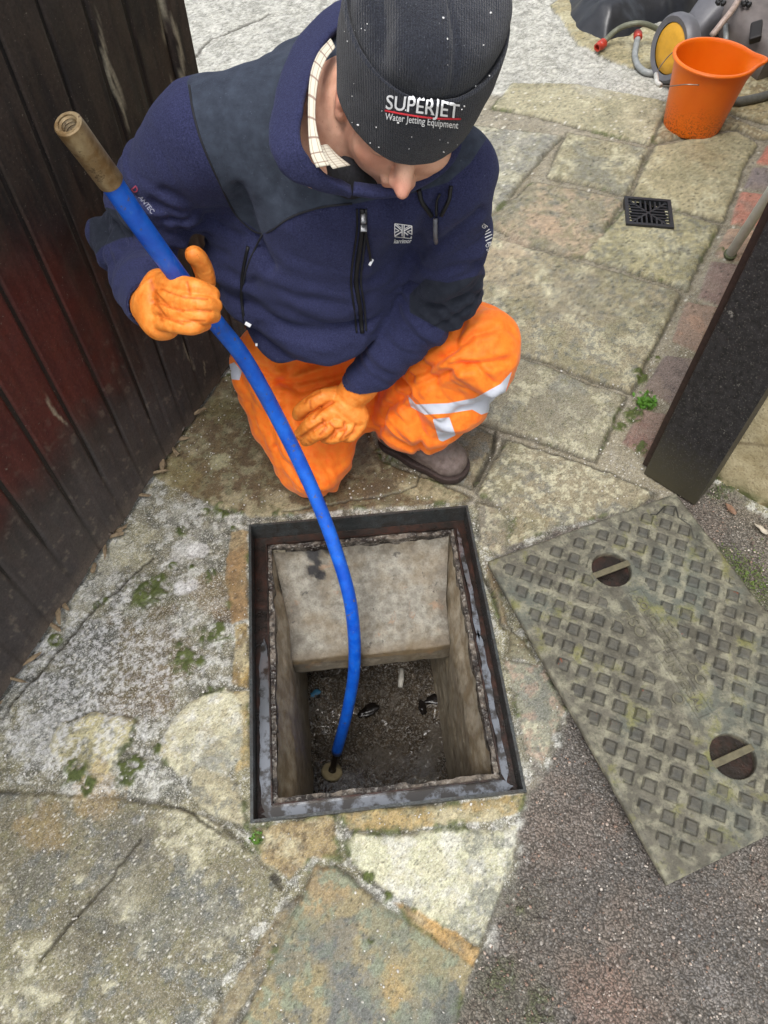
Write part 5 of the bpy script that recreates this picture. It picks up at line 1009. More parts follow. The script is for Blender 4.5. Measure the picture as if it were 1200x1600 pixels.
# ---- cloth materials
def fleece(name, c1, c2, zone=True):
    m = NT(name); f = m.noise(420, 4, .75); g = m.noise(60, 5, .6); base = m.mix(m.ramp(f, (.34, 0), (.66, 1)), c1, c2)
    if zone:
        y = m.attr('yoke'); smooth_ = m.mix(m.ramp(g, (.3, 0), (.7, 1)), L(54, 60, 72, .8), L(70, 78, 92, .8)); patch = m.mix(m.ramp(g, (.3, 0), (.7, 1)), L(38, 42, 52, .8), L(52, 56, 66, .8))
        base = m.mix(m.ramp(y, (.49, 0), (.51, 1)), base, smooth_); base = m.mix(m.ramp(m.attr('patch'), (.49, 0), (.51, 1)), base, patch); base = m.mix(m.ramp(m.attr('seam'), (.3, 0), (.7, .8)), base, L(20, 22, 28, .8))
    fuzz = m.ramp(m.noise(300, 2, .6), (.70, 0), (.735, .22)); base = m.mix(fuzz, base, L(150, 156, 176, .8))
    m.p(Base_Color=base, Roughness=.95, Specular_IOR_Level=.15, Sheen_Weight=.10, Sheen_Roughness=.5, Sheen_Tint=(.55, .6, .9, 1), Normal=m.bump(m.math('ADD', f, m.math('MULTIPLY', g, .6)), .55, .0022)); return m.m
M_FL = fleece('navy fleece', L(36, 38, 66, .82), L(62, 66, 102, .82))
# ---- jacket
S = SDF((-.62, .84, .38), (.33, 1.66, 1.10), .0038)
ax_l = (LS - RS) / np.linalg.norm(LS - RS)
S.ell(CH + [0, .02, 0], (.185, .150, .17), None, .03); S.ell(BE, (.172, .165, .15), None, .06); S.ell(BE + [.0, .01, -.09], (.178, .175, .12), None, .04)
S.ell((CH + BE) / 2 + [0, .0, 0], (.175, .152, .16), None, .05); S.ell(CH + [.0, .10, .01], (.17, .13, .17), None, .06)
S.cap(RS + [.01, .01, 0], NB + [-.02, .05, -.01], .074, .085, .05); S.cap(LS + [-.01, .01, 0], NB + [.02, .05, -.01], .070, .085, .05); S.cap(RS + [.06, 0, -.02], CH, .07, .12, .05); S.cap(LS + [-.06, 0, -.02], CH, .07, .12, .05)
S.cap(P(352, 330, 1.30), P(382, 450, 1.42), .06, .05, .05)
S.plane((-.2, -.2, .96), .262, .012)
S.cap(RS, RS * .45 + RE * .55 + [-.0, 0, .012], .076, .078, .035); S.cap(RS * .45 + RE * .55 + [0, 0, .012], RE, .078, .066, .03); S.cap(RE, RW, .066, .046, .02)
S.cap(LS, LE, .068, .064, .03); S.cap(LE, LW, .064, .043, .012)
dR_ = (RW - RE) / np.linalg.norm(RW - RE); dL_ = (LW - LE) / np.linalg.norm(LW - LE); S.cap(RW + dR_ * .058, RW + dR_ * .2, .062, .06, .004, 's'); S.cap(LW + dL_ * .056, LW + dL_ * .2, .060, .056, .004, 's'); S.cap(RW - dR_ * .03, RW + dR_ * .2, .037, .037, .003, 's'); S.cap(LW - dL_ * .03, LW + dL_ * .2, .0365, .0365, .003, 's')
V, F = S.surf(); N = normals(V, F)
px_j, py_j = proj(V)
tR1, dR1 = seg_t(V, RS, RE); tR2, dR2 = seg_t(V, RE, RW); tL1, dL1 = seg_t(V, LS, LE); tL2, dL2 = seg_t(V, LE, LW)
disp = np.zeros(len(V)); bod = 1.0
wR1 = sstep(.11, .085, dR1) * sstep(.12, .4, tR1); wR2 = sstep(.09, .07, dR2); wL1 = sstep(.10, .08, dL1) * sstep(.1, .4, tL1); wL2 = sstep(.09, .07, dL2)
disp += wR1 * (billow(V, RE - RS + np.array([.10, 0, .10]), 7, 24, 1) - .5) * .022 * (.5 + tR1)
disp += wR2 * (billow(V, RW - RE + np.array([0, 0, .02]), 7, 30, 2, 2) - .5) * .016
disp += wL1 * (billow(V, LE - LS + np.array([.10, 0, .06]), 6, 24, 3) - .5) * .012 * (.4 + tL1)
disp += wL2 * (billow(V, LW - LE, 8, 30, 4) - .5) * .010 * (1.2 - tL2 * .5)
rest = np.clip(1 - wR1 - wR2 - wL1 - wL2, 0, 1); lowt = sstep(.85, .55, V[:, 2])
disp += rest * lowt * (billow(V, np.array([.25, -.2, 1.]), 4.5, 13, 5) - .5) * .020 + rest * (1 - lowt) * (billow(V, np.array([1., .3, .4]), 4, 12, 6) - .5) * .009
disp += (fbm(V, 14, 3, 7) - .5) * .008
# deep folds where shoulder, chest and arm meet
for pts_, r_, dp in (([(372, 300), (395, 375), (420, 420)], 9, .016), ([(255, 300), (330, 345), (372, 372)], 9, .008), ([(235, 318), (300, 375), (350, 400)], 8, .007), ([(215, 340), (240, 400)], 7, .006), ([(690, 300), (672, 340), (640, 400)], 12, .012), ([(750, 330), (700, 375), (655, 400)], 8, .010), ([(745, 410), (700, 425), (655, 445)], 7, .008), ([(740, 460), (700, 470), (660, 478)], 6, .006),
                     ([(400, 440), (460, 470), (540, 480)], 10, .008), ([(410, 505), (480, 525), (560, 515)], 9, .008), ([(620, 380), (600, 420), (560, 500)], 11, .006), ([(330, 130), (360, 200), (400, 300)], 12, -.004), ([(455, 200), (440, 260), (430, 310)], 10, .005)):
    dd = line_d(px_j, py_j, pts_) / r_; front = (N @ vr) < .2; disp -= np.exp(-dd ** 2) * dp * front
V = V + N * disp[:, None]; V = relax(V, F, 1, .35)
px_j, py_j = proj(V)
def zone(poly, sc=.5 / 12): return np.clip(.5 - poly_sd(px_j, py_j, poly) * sc, 0, 1)
front = ((N @ vr) < .35)
yk = zone([(292, 128), (300, 175), (318, 230), (350, 300), (372, 340), (410, 366), (452, 340), (500, 324), (556, 318), (620, 305), (652, 300), (700, 285), (735, 255), (768, 205), (760, 120), (700, 60), (560, -40), (380, -20)])
yk = np.where(tR1 > .30, np.where(dR1 < .088, 0, yk), yk)
pt1 = zone([(140, 318), (175, 326), (215, 345), (226, 368), (190, 372), (160, 385), (140, 410)]) * (px_j < 260); pt2 = zone([(664, 436), (700, 442), (770, 425), (780, 520), (720, 532), (640, 488), (640, 460)])
sm = np.zeros(len(V))
for pts_ in ([(300, 130), (302, 175), (318, 230), (350, 300), (372, 340), (410, 366), (452, 340), (500, 324), (556, 318)], [(410, 366), (385, 420), (375, 480), (390, 550)], [(395, 552), (430, 572), (480, 580), (530, 572), (600, 525)]): sm = np.maximum(sm, sstep(2.4, 1.0, line_d(px_j, py_j, pts_)) * front)
JT = tree(V, F)
jk = mesh('jacket', V, F, M_FL, pe, True, attrs=dict(yoke=yk, patch=np.maximum(pt1, pt2), seam=sm * 0))
# ---- hem band, zip, logos
M_BLK = simple('black webbing', C(20, 21, 25), .6, nscale=200); M_ZIP = simple('grey zip metal', C(150, 152, 156), .35, .7); M_EMB = simple('white embroidery', (.82, .83, .86), .8, nscale=700, var=.06, bump=.15, bdist=.0006); M_EMR = simple('red embroidery', L(200, 40, 52, .85), .7)
zp = [(566, 326), (566, 360), (560, 400), (556, 440), (562, 480), (566, 520)]
o = lay(JT, zp, .001, .0042).build('zip_placket', M_BLK, jk, smooth=True)
lay(JT, [(572, 326), (572, 360), (567, 400), (563, 440), (569, 480), (572, 516)], .0015, .0020).build('zip_teeth', simple('zip teeth', C(52, 54, 60), .4, .3), o, smooth=True)
lay(JT, [(558, 326), (558, 360), (552, 400), (548, 440), (553, 480), (557, 520)], .001, .0018).build('placket_edge', M_BLK, o, smooth=True)
def blockat(px, py, sz, mat, name, par, T=None, off=.006, rot=0.0):
    T = T or JT; p = hit(T, px, py, off); bx = np.array([1., 0, 0]); by = np.array([0, SP, CP]); bz = np.cross(bx, by); c_, s__ = math.cos(rot), math.sin(rot); A = np.array([bx * c_ + by * s__, -bx * s__ + by * c_, bz])
    M0 = MB(); M0.box(p, sz, A, min(sz) * .3); return M0.build(name, mat, par, smooth=True)
zs_ = blockat(569, 338, (.009, .016, .007), M_ZIP, 'zip_slider', o); blockat(570, 351, (.010, .011, .003), M_ZIP, 'pull_tab', zs_, off=.009); 
lay(JT, [(571, 352), (575, 380), (577, 402)], .006, .0022).build('zip_cord', M_BLK, o, smooth=True); blockat(577, 404, (.0045, .012, .003), M_EMB, 'cord_tip', o, off=.008, rot=-.5)
lay(JT, [(655, 296), (660, 316), (676, 338)], .002, .0035).build('chest_pocket_edge', M_BLK, jk, smooth=True); lay(JT, [(705, 290), (702, 312), (690, 336)], .002, .0030).build('chest_pocket_edge', M_BLK, jk, smooth=True)
q_ = lay(JT, [(686, 300), (685, 335)], .006, .0020).build('pocket_zip_cord', M_BLK, jk, smooth=True); lay(JT, [(684, 338), (681, 371)], .008, .0034).build('cord_end', simple('grey cord sleeve', C(120, 122, 130), .5), q_, smooth=True)
lay(JT, [(388, 385), (379, 430), (378, 470), (384, 510)], .001, .003).build('side_pocket_edge', M_BLK, jk, smooth=True)
blockat(389, 505, (.012, .007, .003), M_EMB, 'pocket_tag', jk, off=.004, rot=-.5); blockat(403, 538, (.004, .006, .003), M_EMB, 'hem_toggle', jk, off=.004)
M_PIP = simple('dark piping', L(30, 32, 40, .8), .8)
for pts_ in ([(296, 134), (302, 175), (318, 230), (350, 300), (372, 340), (410, 366), (452, 340), (500, 324), (550, 318)], [(410, 366), (385, 420), (378, 480), (390, 545)]): lay(JT, pts_, .0006, .0017).build('seam_piping', M_PIP, jk, smooth=True)
# chest badge
V1, F1 = [], []
def bar2(x0, y0, x1, y1, w_):
    d_ = np.array([x1 - x0, y1 - y0]); l_ = np.linalg.norm(d_); d_ = d_ / l_; n_ = np.array([-d_[1], d_[0]]) * w_ / 2; k_ = len(V1)
    ns = max(2, int(l_ / 2)); p0_ = np.array([x0, y0]); p1_ = np.array([x1, y1])
    for i in range(ns + 1): c_ = p0_ + (p1_ - p0_) * i / ns; V1.append((*(c_ + n_), 0)); V1.append((*(c_ - n_), 0))
    for i in range(ns): F1.append((k_ + 2 * i, k_ + 2 * i + 1, k_ + 2 * i + 3, k_ + 2 * i + 2))
for a_ in ((-13, 10, 13, 10, 1.2), (-13, -10, 13, -10, 1.2), (-13, -10, -13, 10, 1.2), (13, -10, 13, 10, 1.2), (-1.4, -10, -1.4, 10, 1.6), (1.6, -10, 1.6, 10, 1.6), (-13, 9, -2, 1, 1.8), (-13, -9, -2, -1, 1.8), (2, 1, 13, 9, 1.8), (2, -1, 13, -9, 1.8), (-13, 3.4, -6, 0, 1.3), (-13, -3.4, -6, 0, 1.3), (13, 3.4, 6, 0, 1.3), (13, -3.4, 6, 0, 1.3), (-10, 9.6, -3, 4.4, 1.2), (10, 9.6, 3, 4.4, 1.2)): bar2(*a_)
W_, F_ = decal(JT, np.array(V1, float), F1, (630, 360), (1, .12), (.02, -1), .0015); mesh('chest_badge', W_, F_, M_EMB, jk, False)
tv, tf = text_mesh('karrimor', 9.5, .25, True); W_, F_ = decal(JT, tv, tf, (628, 375.5), (.80, -.02), (0, -1), .0018); mesh('badge_lettering', W_, F_, M_EMB, jk, False)
# sleeve marks
V1, F1 = [], []
for a_ in ((758, 362, 764, 358, 1.5), (757, 366, 766, 362, 1.3), (757, 371, 768, 366, 1.5), (758, 376, 768, 371, 1.6), (760, 380, 768, 377, 1.5)): bar2(*a_)
W_, F_ = decal(JT, np.array(V1, float), F1, (0, 0), (1, 0), (0, 1), .0012); mesh('sleeve_emblem', W_, F_, M_EMB, jk, False)
for body, sz, at_, ang in (('GJ', 9, (756, 353), -55), ('CARE', 6.5, (764, 382), -30), ('SURE', 6.5, (765, 389), -30)):
    tv, tf = text_mesh(body, sz, .1); a_ = R(ang); W_, F_ = decal(JT, tv, tf, at_, (math.cos(a_) * .8, math.sin(a_) * .8), (math.sin(a_), -math.cos(a_)), .0012); mesh('sleeve_lettering', W_, F_, M_EMB, jk, False)
M_EMG = simple('faded sleeve print', L(150, 152, 172, .8), .8, nscale=300, var=.3)
tv, tf = text_mesh('ANTEC', 10, .25); a_ = R(52); W_, F_ = decal(JT, tv, tf, (229, 320), (math.cos(a_), math.sin(a_)), (math.sin(a_), -math.cos(a_)), .0012); mesh('sleeve_lettering', W_, F_, M_EMG, jk, False)
tv, tf = text_mesh('D', 13, .4); W_, F_ = decal(JT, tv, tf, (211, 296), (math.cos(a_), math.sin(a_)), (math.sin(a_), -math.cos(a_)), .0012); mesh('sleeve_mark', W_, F_, simple('faded red print', L(150, 60, 84, .8), .8), jk, False)
# ---- collar
def PL(l): return [P(*q) for q in l]
Vc, Fc = ribbon(PL([(560, -10, 1.10), (515, 14, 1.10), (468, 58, 1.08), (442, 112, 1.05), (424, 180, 1.02), (424, 236, 1.00), (452, 272, 1.01), (500, 296, 1.03), (545, 304, 1.05)]),
                PL([(575, 10, 1.06), (535, 36, 1.05), (500, 78, 1.03), (481, 130, 1.00), (470, 186, .98), (470, 232, .975), (488, 262, .99), (520, 284, 1.01), (552, 296, 1.03)]), .020, 8, 8, -.004)
Nn = fbm(Vc, 30, 3, 3); Vc = Vc + (Nn[:, None] - .5) * .010
mc_ = len(Vc); co_ = mesh('collar', Vc, Fc, M_FL, jk, True, attrs=dict(yoke=np.zeros(mc_), patch=np.zeros(mc_), seam=np.zeros(mc_)))
Vc, Fc = ribbon(PL([(552, 300, 1.03), (600, 306, 1.04), (655, 292, 1.05), (700, 262, 1.06), (728, 225, 1.08)]), PL([(552, 290, 1.05), (600, 292, 1.06), (650, 276, 1.06), (690, 248, 1.07), (712, 215, 1.09)]), .018, 8, 8); mc_ = len(Vc); mesh('collar_side', Vc, Fc, M_FL, jk, True, attrs=dict(yoke=np.zeros(mc_), patch=np.zeros(mc_), seam=np.zeros(mc_)))
# ---- checked shirt collar and dark undershirt
m = NT('checked shirt'); uvx = m.attr('su'); uvy = m.attr('sv')
def lines(src, freq, lo_): return m.ramp(m.math('ABSOLUTE', m.math('SUBTRACT', m.math('FRACT', m.math('MULTIPLY', src, freq)), .5)), (lo_, 1), (lo_ + .03, 0))
c = m.mix(m.math('MULTIPLY', lines(uvx, 9.0, .045), .75), L(224, 218, 200, .85), L(128, 92, 84, .85)); c = m.mix(m.math('MULTIPLY', lines(uvy, 2.0, .05), .65), c, L(140, 116, 88, .85)); m.p(Base_Color=c, Roughness=.8, Normal=m.bump(m.noise(300, 3), .3, .001)); M_SHIRT = m.m
def shirt(A, B, th, name):
    V_, F_ = ribbon(PL(A), PL(B), th, 8, 6); q = 12; n_ = len(V_) // q; su = np.repeat(np.linspace(0, 1, n_), q); sv_ = np.tile([.5 - .5 * math.cos(2 * math.pi * j / q) for j in range(q)], n_); mesh(name, V_, F_, M_SHIRT, pe, True, attrs=dict(su=su, sv=sv_))
shirt([(516, 60, 1.03), (496, 84, 1.01), (484, 120, .99), (481, 180, .975), (484, 235, .97), (494, 262, .975)], [(524, 74, 1.01), (508, 96, .995), (497, 130, .985), (493, 185, .972), (503, 232, .97), (516, 258, .975)], .004, 'shirt_collar')
shirt([(500, 228, .985), (508, 248, .98), (520, 264, .985)], [(512, 226, 1.0), (530, 244, .995), (548, 258, 1.0)], .003, 'shirt_collar_point')
S = SDF((-.22, .84, .76), (.14, 1.26, 1.06), .004); S.cap(P(540, 240, 1.12), P(550, 272, 1.10), .048, .036, .02); S.cap(P(600, 230, 1.16), P(600, 270, 1.13), .05, .036, .03)
V, F = S.surf(); V += normals(V, F) * ((billow(V, (1, .2, .6), 12, 60, 3) - .5) * .004)[:, None]; mesh('undershirt', V, F, simple('charcoal knit', C(30, 30, 36), .9, nscale=260, var=.4, bump=.6, bdist=.002), pe, True)
# ---- trousers
S = SDF((-.42, .96, .0), (.36, 1.66, .62), .0042)
S.ell(PE + [0, 0, -.01], (.17, .14, .14), None, .05); S.cap(RH, RK, .125, .083, .05); S.cap((RH + RK) / 2 + [.0, -.01, -.02], RK + [.0, -.012, -.01], .105, .085, .03); S.cap(RK + [0, .02, 0], RA, .075, .07, .03)
S.cap(P(424, 572, 1.73), P(446, 655, 1.75), .098, .085, .04); S.cap(RH + [.10, -.02, 0], P(560, 640, 1.80), .11, .06, .05); S.cap((RH * .4 + RK * .6) + [.03, 0, 0], RK + [.025, .02, .02], .095, .075, .03)
S.cap(LH, LK, .115, .088, .05); S.cap(P(655, 600, 1.68), P(622, 655, 1.74), .085, .062, .04); S.cap(LK, LK * .35 + LA * .65 + [.01, .0, .0], .088, .098, .03); S.cap(LK * .35 + LA * .65 + [.01, 0, 0], LA + [.0, -.0, .01], .098, .078, .03); S.cap(LK + [.02, 0, -.02], LA + [.08, -.02, .10], .06, .05, .05)
S.plane((0, 0, 1), .004, .006)
S.cap(LA + [-.02, .01, -.03], LA + [.02, -.01, -.10], .07, .08, .02, 's')
V, F = S.surf(); N = normals(V, F); disp = np.zeros(len(V))
t1, d1 = seg_t(V, LK, LA); t2, d2 = seg_t(V, RH, RK); wl_ = sstep(.15, .10, d1)
disp += wl_ * (billow(V, (LA - LK) * 1.0 + np.array([.0, .05, 0]), 4, 15, 11, 2) - .5) * .022
disp += (1 - wl_) * (billow(V, np.array([.15, -.35, -.75]) + 0 * t2.mean(), 9, 9, 12) - .5) * .010 + (1 - wl_) * sstep(.2, .7, t2) * (billow(V, np.array([1, .1, .2]), 5, 20, 14) - .5) * .008 + (billow(V, np.array([.6, -.3, 1.]), 11, 34, 15, 2) - .5) * .006
disp += (fbm(V, 13, 3, 13) - .5) * .008
pxt, pyt = proj(V)
for pts_, r_, dp in (([(400, 600), (470, 596), (540, 580)], 8, .010), ([(390, 572), (470, 612), (545, 590)], 6, .006), ([(720, 500), (700, 550), (650, 590)], 7, .005), ([(770, 600), (745, 575), (700, 570)], 6, .004), ([(410, 620), (430, 600), (500, 560)], 6, .004), ([(430, 700), (470, 755), (520, 775)], 6, .005), ([(440, 640), (455, 700), (500, 750)], 6, .004), ([(640, 612), (600, 640), (590, 670)], 9, .012), ([(660, 600), (720, 575), (790, 565)], 9, .007), ([(690, 560), (740, 520), (770, 515)], 8, .005), ([(640, 640), (660, 680), (655, 705)], 8, .010), ([(600, 560), (620, 590), (640, 606)], 8, .010), ([(700, 650), (745, 640), (780, 615)], 6, .006)):
    ld_ = line_d(pxt, pyt, pts_); disp -= (np.exp(-(ld_ / r_) ** 2) * dp + np.exp(-(ld_ / 3.5) ** 2) * .004 - np.exp(-((ld_ - 12) / 6) ** 2) * .003) * ((N @ vr) < .3)
V = V + N * disp[:, None]; V[:, 2] = np.maximum(V[:, 2], .003); V = relax(V, F, 1, .3); pxt, pyt = proj(V)
def zt(poly): return np.clip(.5 - poly_sd(pxt, pyt, poly) * (.5 / 6), 0, 1) * ((N @ vr) < .35)
refl = np.maximum(zt([(636, 616), (650, 632), (700, 630), (742, 622), (782, 600), (800, 580), (790, 612), (770, 642), (752, 648), (738, 640), (700, 646), (664, 648), (642, 636)]), zt([(676, 655), (702, 652), (712, 680), (692, 690), (686, 688)]))
refl = np.maximum(refl, zt([(352, 572), (366, 566), (378, 580), (374, 594), (356, 592)]))
m = NT('hi-vis orange trousers'); f = m.noise(70, 5, .6); g = m.noise(500, 3, .6); r_ = m.ramp(m.attr('refl'), (.47, 0), (.53, 1))
c = m.mix(m.ramp(f, (.3, 0), (.7, 1)), L(255, 112, 16, .97), L(255, 140, 38, .97)); c = m.mix(m.ramp(m.noise(30, 5, .7), (.64, 0), (.7, .25)), c, L(190, 92, 40, .9)); c = m.mix(r_, c, L(205, 210, 222, .9)); m.p(Base_Color=c, Roughness=.62, Specular_IOR_Level=.35, Sheen_Weight=.15, Normal=m.bump(m.math('MULTIPLY', m.noise(14, 2, .4, dist=1.0), 1.0), .35, .012, m.bump(m.math('ADD', f, m.math('MULTIPLY', g, .25)), .3, .003))); M_TR = m.m
TT = tree(V, F); tr = mesh('trousers', V, F, M_TR, pe, True, attrs=dict(refl=refl))
# ---- gloves
m = NT('orange nitrile glove'); f = m.noise(60, 5, .65); g = m.noise(240, 4, .6)
c = m.mix(m.ramp(f, (.35, 0), (.65, 1)), L(238, 128, 40, .9), L(250, 158, 70, .9)); c = m.mix(m.math('MULTIPLY', m.ramp(m.noise(75, 6, .75), (.60, 0), (.68, 1)), m.attr('dirt')), c, L(120, 74, 26, .85)); c = m.mix(m.attr('crease'), c, L(196, 92, 22, .85))  # darker orange in the creases paints the shade between fingers
m.p(Base_Color=c, Roughness=.52, Specular_IOR_Level=.4, Subsurface_Weight=.05, Subsurface_Radius=(.01, .004, .001), Normal=m.bump(m.math('ADD', m.math('MULTIPLY', m.noise(34, 3, .5, dist=1.6), 1.2), m.math('MULTIPLY', g, .5)), .35, .003)); M_GLV = m.m
def glove(S, creases, dirt_c, dirt_r, name, wdir):
    V, F = S.surf(); N = normals(V, F); qx, qy = proj(V); disp = (fbm(V, 45, 3, 5) - .5) * .0022; cr = np.zeros(len(V))
    for pts_, r_, dp in creases: e = np.exp(-(line_d(qx, qy, pts_) / r_) ** 2) * ((N @ vr) < .3); disp -= e * dp; cr = np.maximum(cr, e * .8)
    disp += (billow(V, wdir, 10, 90, 6) - .5) * .0012
    V = V + N * disp[:, None]; V = relax(V, F, 1, .3); d_ = np.zeros(len(V))
    for cpt in dirt_c: d_ = np.maximum(d_, sstep(dirt_r, dirt_r * .4, np.hypot(qx - cpt[0], qy - cpt[1])))
    mesh(name, V, F, M_GLV, pe, True, attrs=dict(dirt=d_, crease=cr))
S = bbox_sdf([P(*q) for c_ in FR for q in c_[0]] + [RW - dR_ * .03], .05, .0017)
hcut = HPT
S.chain([RW - dR_ * .035, RW + dR_ * .01, P(246, 472, 1.17)], [.0345, .0345, .034], .012)
S.cap(P(250, 446, 1.165), P(248, 500, 1.172), .026, .030, .015); S.cap(P(262, 452, 1.165), P(258, 508, 1.17), .022, .022, .012)
fk = .0016
def smooth_chain(S, ch_, k):
    pts = catmull([P(*q) for q in ch_[0]], 5); rs = np.interp(np.linspace(0, 1, len(pts)), np.linspace(0, 1, len(ch_[1])), ch_[1]); T_ = SDF.__new__(SDF); T_.h, T_.lo, T_.n = S.h, S.lo, S.n; T_.F = np.full(S.F.shape, .06, np.float32); T_.chain(pts, rs, .002); t_ = np.clip(.5 + .5 * (S.F - T_.F) / k, 0, 1); S.F = (S.F * (1 - t_) + T_.F * t_ - k * t_ * (1 - t_)).astype(np.float32)
for k, ch_ in enumerate(FR): smooth_chain(S, ch_, fk if k < 4 else .006)
V0 = catmull(HPT[28:58:4], 2)
for i in range(len(V0) - 1): S.cap(V0[i], V0[i + 1], HR - .0004, HR - .0004, .001, 's')
glove(S, [([(252, 451), (285, 464), (325, 467)], 1.8, .0012), ([(250, 474), (285, 484), (330, 486)], 1.8, .0012), ([(248, 494), (280, 501), (320, 502)], 1.8, .0012), ([(236, 440), (246, 470), (252, 500)], 4, .001), ([(240, 455), (262, 478), (285, 486)], 2.2, .0016), ([(238, 470), (258, 495), (285, 506)], 2.2, .0016), ([(292, 440), (297, 460)], 2.5, .0010)],
      [(300, 408), (305, 485), (335, 495), (296, 466)], 22, 'glove', RE - RW)
S = bbox_sdf([P(*q) for c_ in FL_ for q in c_[0]] + [LW - dL_ * .03], .055, .0018)
S.chain([LW - dL_ * .035, LW, P(542, 626, 1.572)], [.034, .0345, .034], .012)
S.ell(P(530, 640, 1.58), (.042, .036, .034), None, .015); S.ell(P(552, 650, 1.585), (.034, .032, .032), None, .015)
for ch_ in FL_: smooth_chain(S, ch_, .0022)
glove(S, [([(520, 628), (500, 640), (490, 652)], 3, .003), ([(508, 660), (488, 672), (470, 684)], 3, .003), ([(505, 655), (510, 668), (500, 680)], 2.5, .0025), ([(540, 670), (525, 672), (516, 686)], 3, .003), ([(515, 660), (526, 672), (522, 684)], 2.2, .0018), ([(538, 660), (540, 676), (532, 688)], 2.4, .002), ([(556, 664), (552, 676), (540, 684)], 2.2, .002), ([(484, 626), (486, 638)], 2, .001), ([(500, 612), (480, 622), (476, 630)], 2.2, .0012)],
      [(480, 680), (470, 690), (500, 690), (530, 690)], 22, 'glove', LE - LW)
# ---- beanie
def hat_pt(th, v):
    """v 0 top of crown .. 1 inner lower edge of the cuff"""
    cx, cy = math.sin(th), math.cos(th)     # cy = front
    low = -.004 + .005 * cy + .008 * abs(cx) ** 2; cuffh = .112
    if v < .55:
        a = v / .55 * math.pi / 2; s = math.sin(a) ** .82; u = low + cuffh - .006 + (.182 - (low + cuffh)) * (math.cos(a) ** .75); rr_ = s; ex_ = 0
        bulge = 1 + .055 * math.sin(math.pi * min(v / .55, 1)) ; rr_ *= bulge
    elif v < .62: t = (v - .55) / .07; rr_ = 1; u = low + cuffh - .006 + .008 * math.sin(t * math.pi * .6); ex_ = .0095 * t
    elif v < .94: t = (v - .62) / .32; rr_ = 1; u = low + cuffh * (1 - t) + .001; ex_ = .0095 + .0035 * math.sin(t * math.pi) - .004 * t
    else: t = (v - .94) / .06; rr_ = 1; u = low - .002 * math.sin(t * math.pi) + .02 * t * t; ex_ = .0055 - .010 * t
    ra, rf = .0895 + ex_, .110 + ex_
    return (-cx * ra * rr_, cy * rf * rr_ - .004, u)
nth, nv_ = 220, 170; vv_ = np.r_[np.linspace(0.002, .55, 80), np.linspace(.555, .62, 20), np.linspace(.625, .94, 50), np.linspace(.945, 1, 20)]
Vh = np.array([hp(*hat_pt(2 * math.pi * k / nth, v)) for v in vv_ for k in range(nth)]); Fh = np.array([(i * nth + k, i * nth + (k + 1) % nth, (i + 1) * nth + (k + 1) % nth, (i + 1) * nth + k) for i in range(len(vv_) - 1) for k in range(nth)])
Nh = normals(Vh, Fh); cen = HC + hu * .03; sg = np.sign(((Vh - cen) * Nh).sum(1)); 
if np.mean(sg) < 0: Fh = Fh[:, ::-1]; Nh = -Nh
vr_ = np.repeat(vv_, nth); crown = sstep(.56, .45, vr_); thh = np.tile(np.arange(nth) * 2 * math.pi / nth, len(vv_))
# slouch dents and long soft folds of the crown
lh = (Vh - HC); a_r, a_f, a_u = lh @ hr, lh @ hf, lh @ hu
dsp = (fbm(Vh, 9, 3, 21) - .5) * .020 * crown + (fbm(Vh, 26, 3, 22) - .5) * .005 - crown * .014 * np.exp(-((thh - 2 * math.pi * .36) / .22) ** 2) * sstep(.1, .4, vr_) - crown * .010 * np.exp(-(((thh - .25)) / .05) ** 2) * .4
dsp -= crown * .012 * np.exp(-((a_r - .062) / .012) ** 2) * (a_f > -.03) * sstep(.12, .3, vr_)
dsp += .0025 * np.exp(-((vr_ - .60) / .012) ** 2)
Vh = Vh + Nh * dsp[:, None]
m = NT('charcoal knit'); f = m.noise(520, 4, .75); g = m.noise(90, 5, .6); rib = m.n('TexWave', i_Vector=m.co(), i_Scale=110, i_Distortion=2.5, i_Detail=2, i_Detail_Scale=3.0).outputs['Fac']
c = m.mix(m.ramp(f, (.3, 0), (.7, 1)), L(18, 20, 28, .8), L(60, 64, 76, .8)); c = m.mix(m.ramp(m.noise(330, 2, .6), (.70, 0), (.735, .35)), c, L(170, 174, 184, .8)); m.p(Base_Color=c, Roughness=.95, Specular_IOR_Level=.15, Sheen_Weight=.2, Sheen_Roughness=.5, Normal=m.bump(m.math('ADD', m.math('ADD', f, g), m.math('MULTIPLY', rib, .35)), .8, .0026)); M_HAT = m.m
HT = tree(Vh, Fh); ht = mesh('beanie', Vh, Fh, M_HAT, pe, True)
tv, tf = text_mesh('SUPERJET', 31, .35, False, 1.0); W_, F_ = decal(HT, tv, tf, (660, 166), (.88, .115), (.10, -1), .0020); mesh('hat_lettering', W_, F_, M_EMB, ht, False)
tv, tf = text_mesh('Water Jetting Equipment', 15.5, .12, False, 1.0); W_, F_ = decal(HT, tv, tf, (659, 188), (.72, .09), (.10, -1), .0014); mesh('hat_small_lettering', W_, F_, M_EMB, ht, False)
lay(HT, [(602, 172), (640, 179), (680, 184), (719, 185)], .0010, .0011, 6).build('hat_underline', M_EMR, ht, smooth=True)
M0 = MB(); r_ = np.random.default_rng(12)
for k in range(40):
    q = hit(HT, r_.uniform(515, 780), r_.uniform(0, 250), .0006)
    if q is not None and q[2] > .85:
        s_ = r_.uniform(.0004, .0012); v_, f_ = chunk(q, (s_, s_ * r_.uniform(.6, 1.8), s_), k, 1); M0.add(v_, f_)
tag(M0.build('lint', simple('white lint', (.75, .75, .75), .8), ht), kind='stuff')
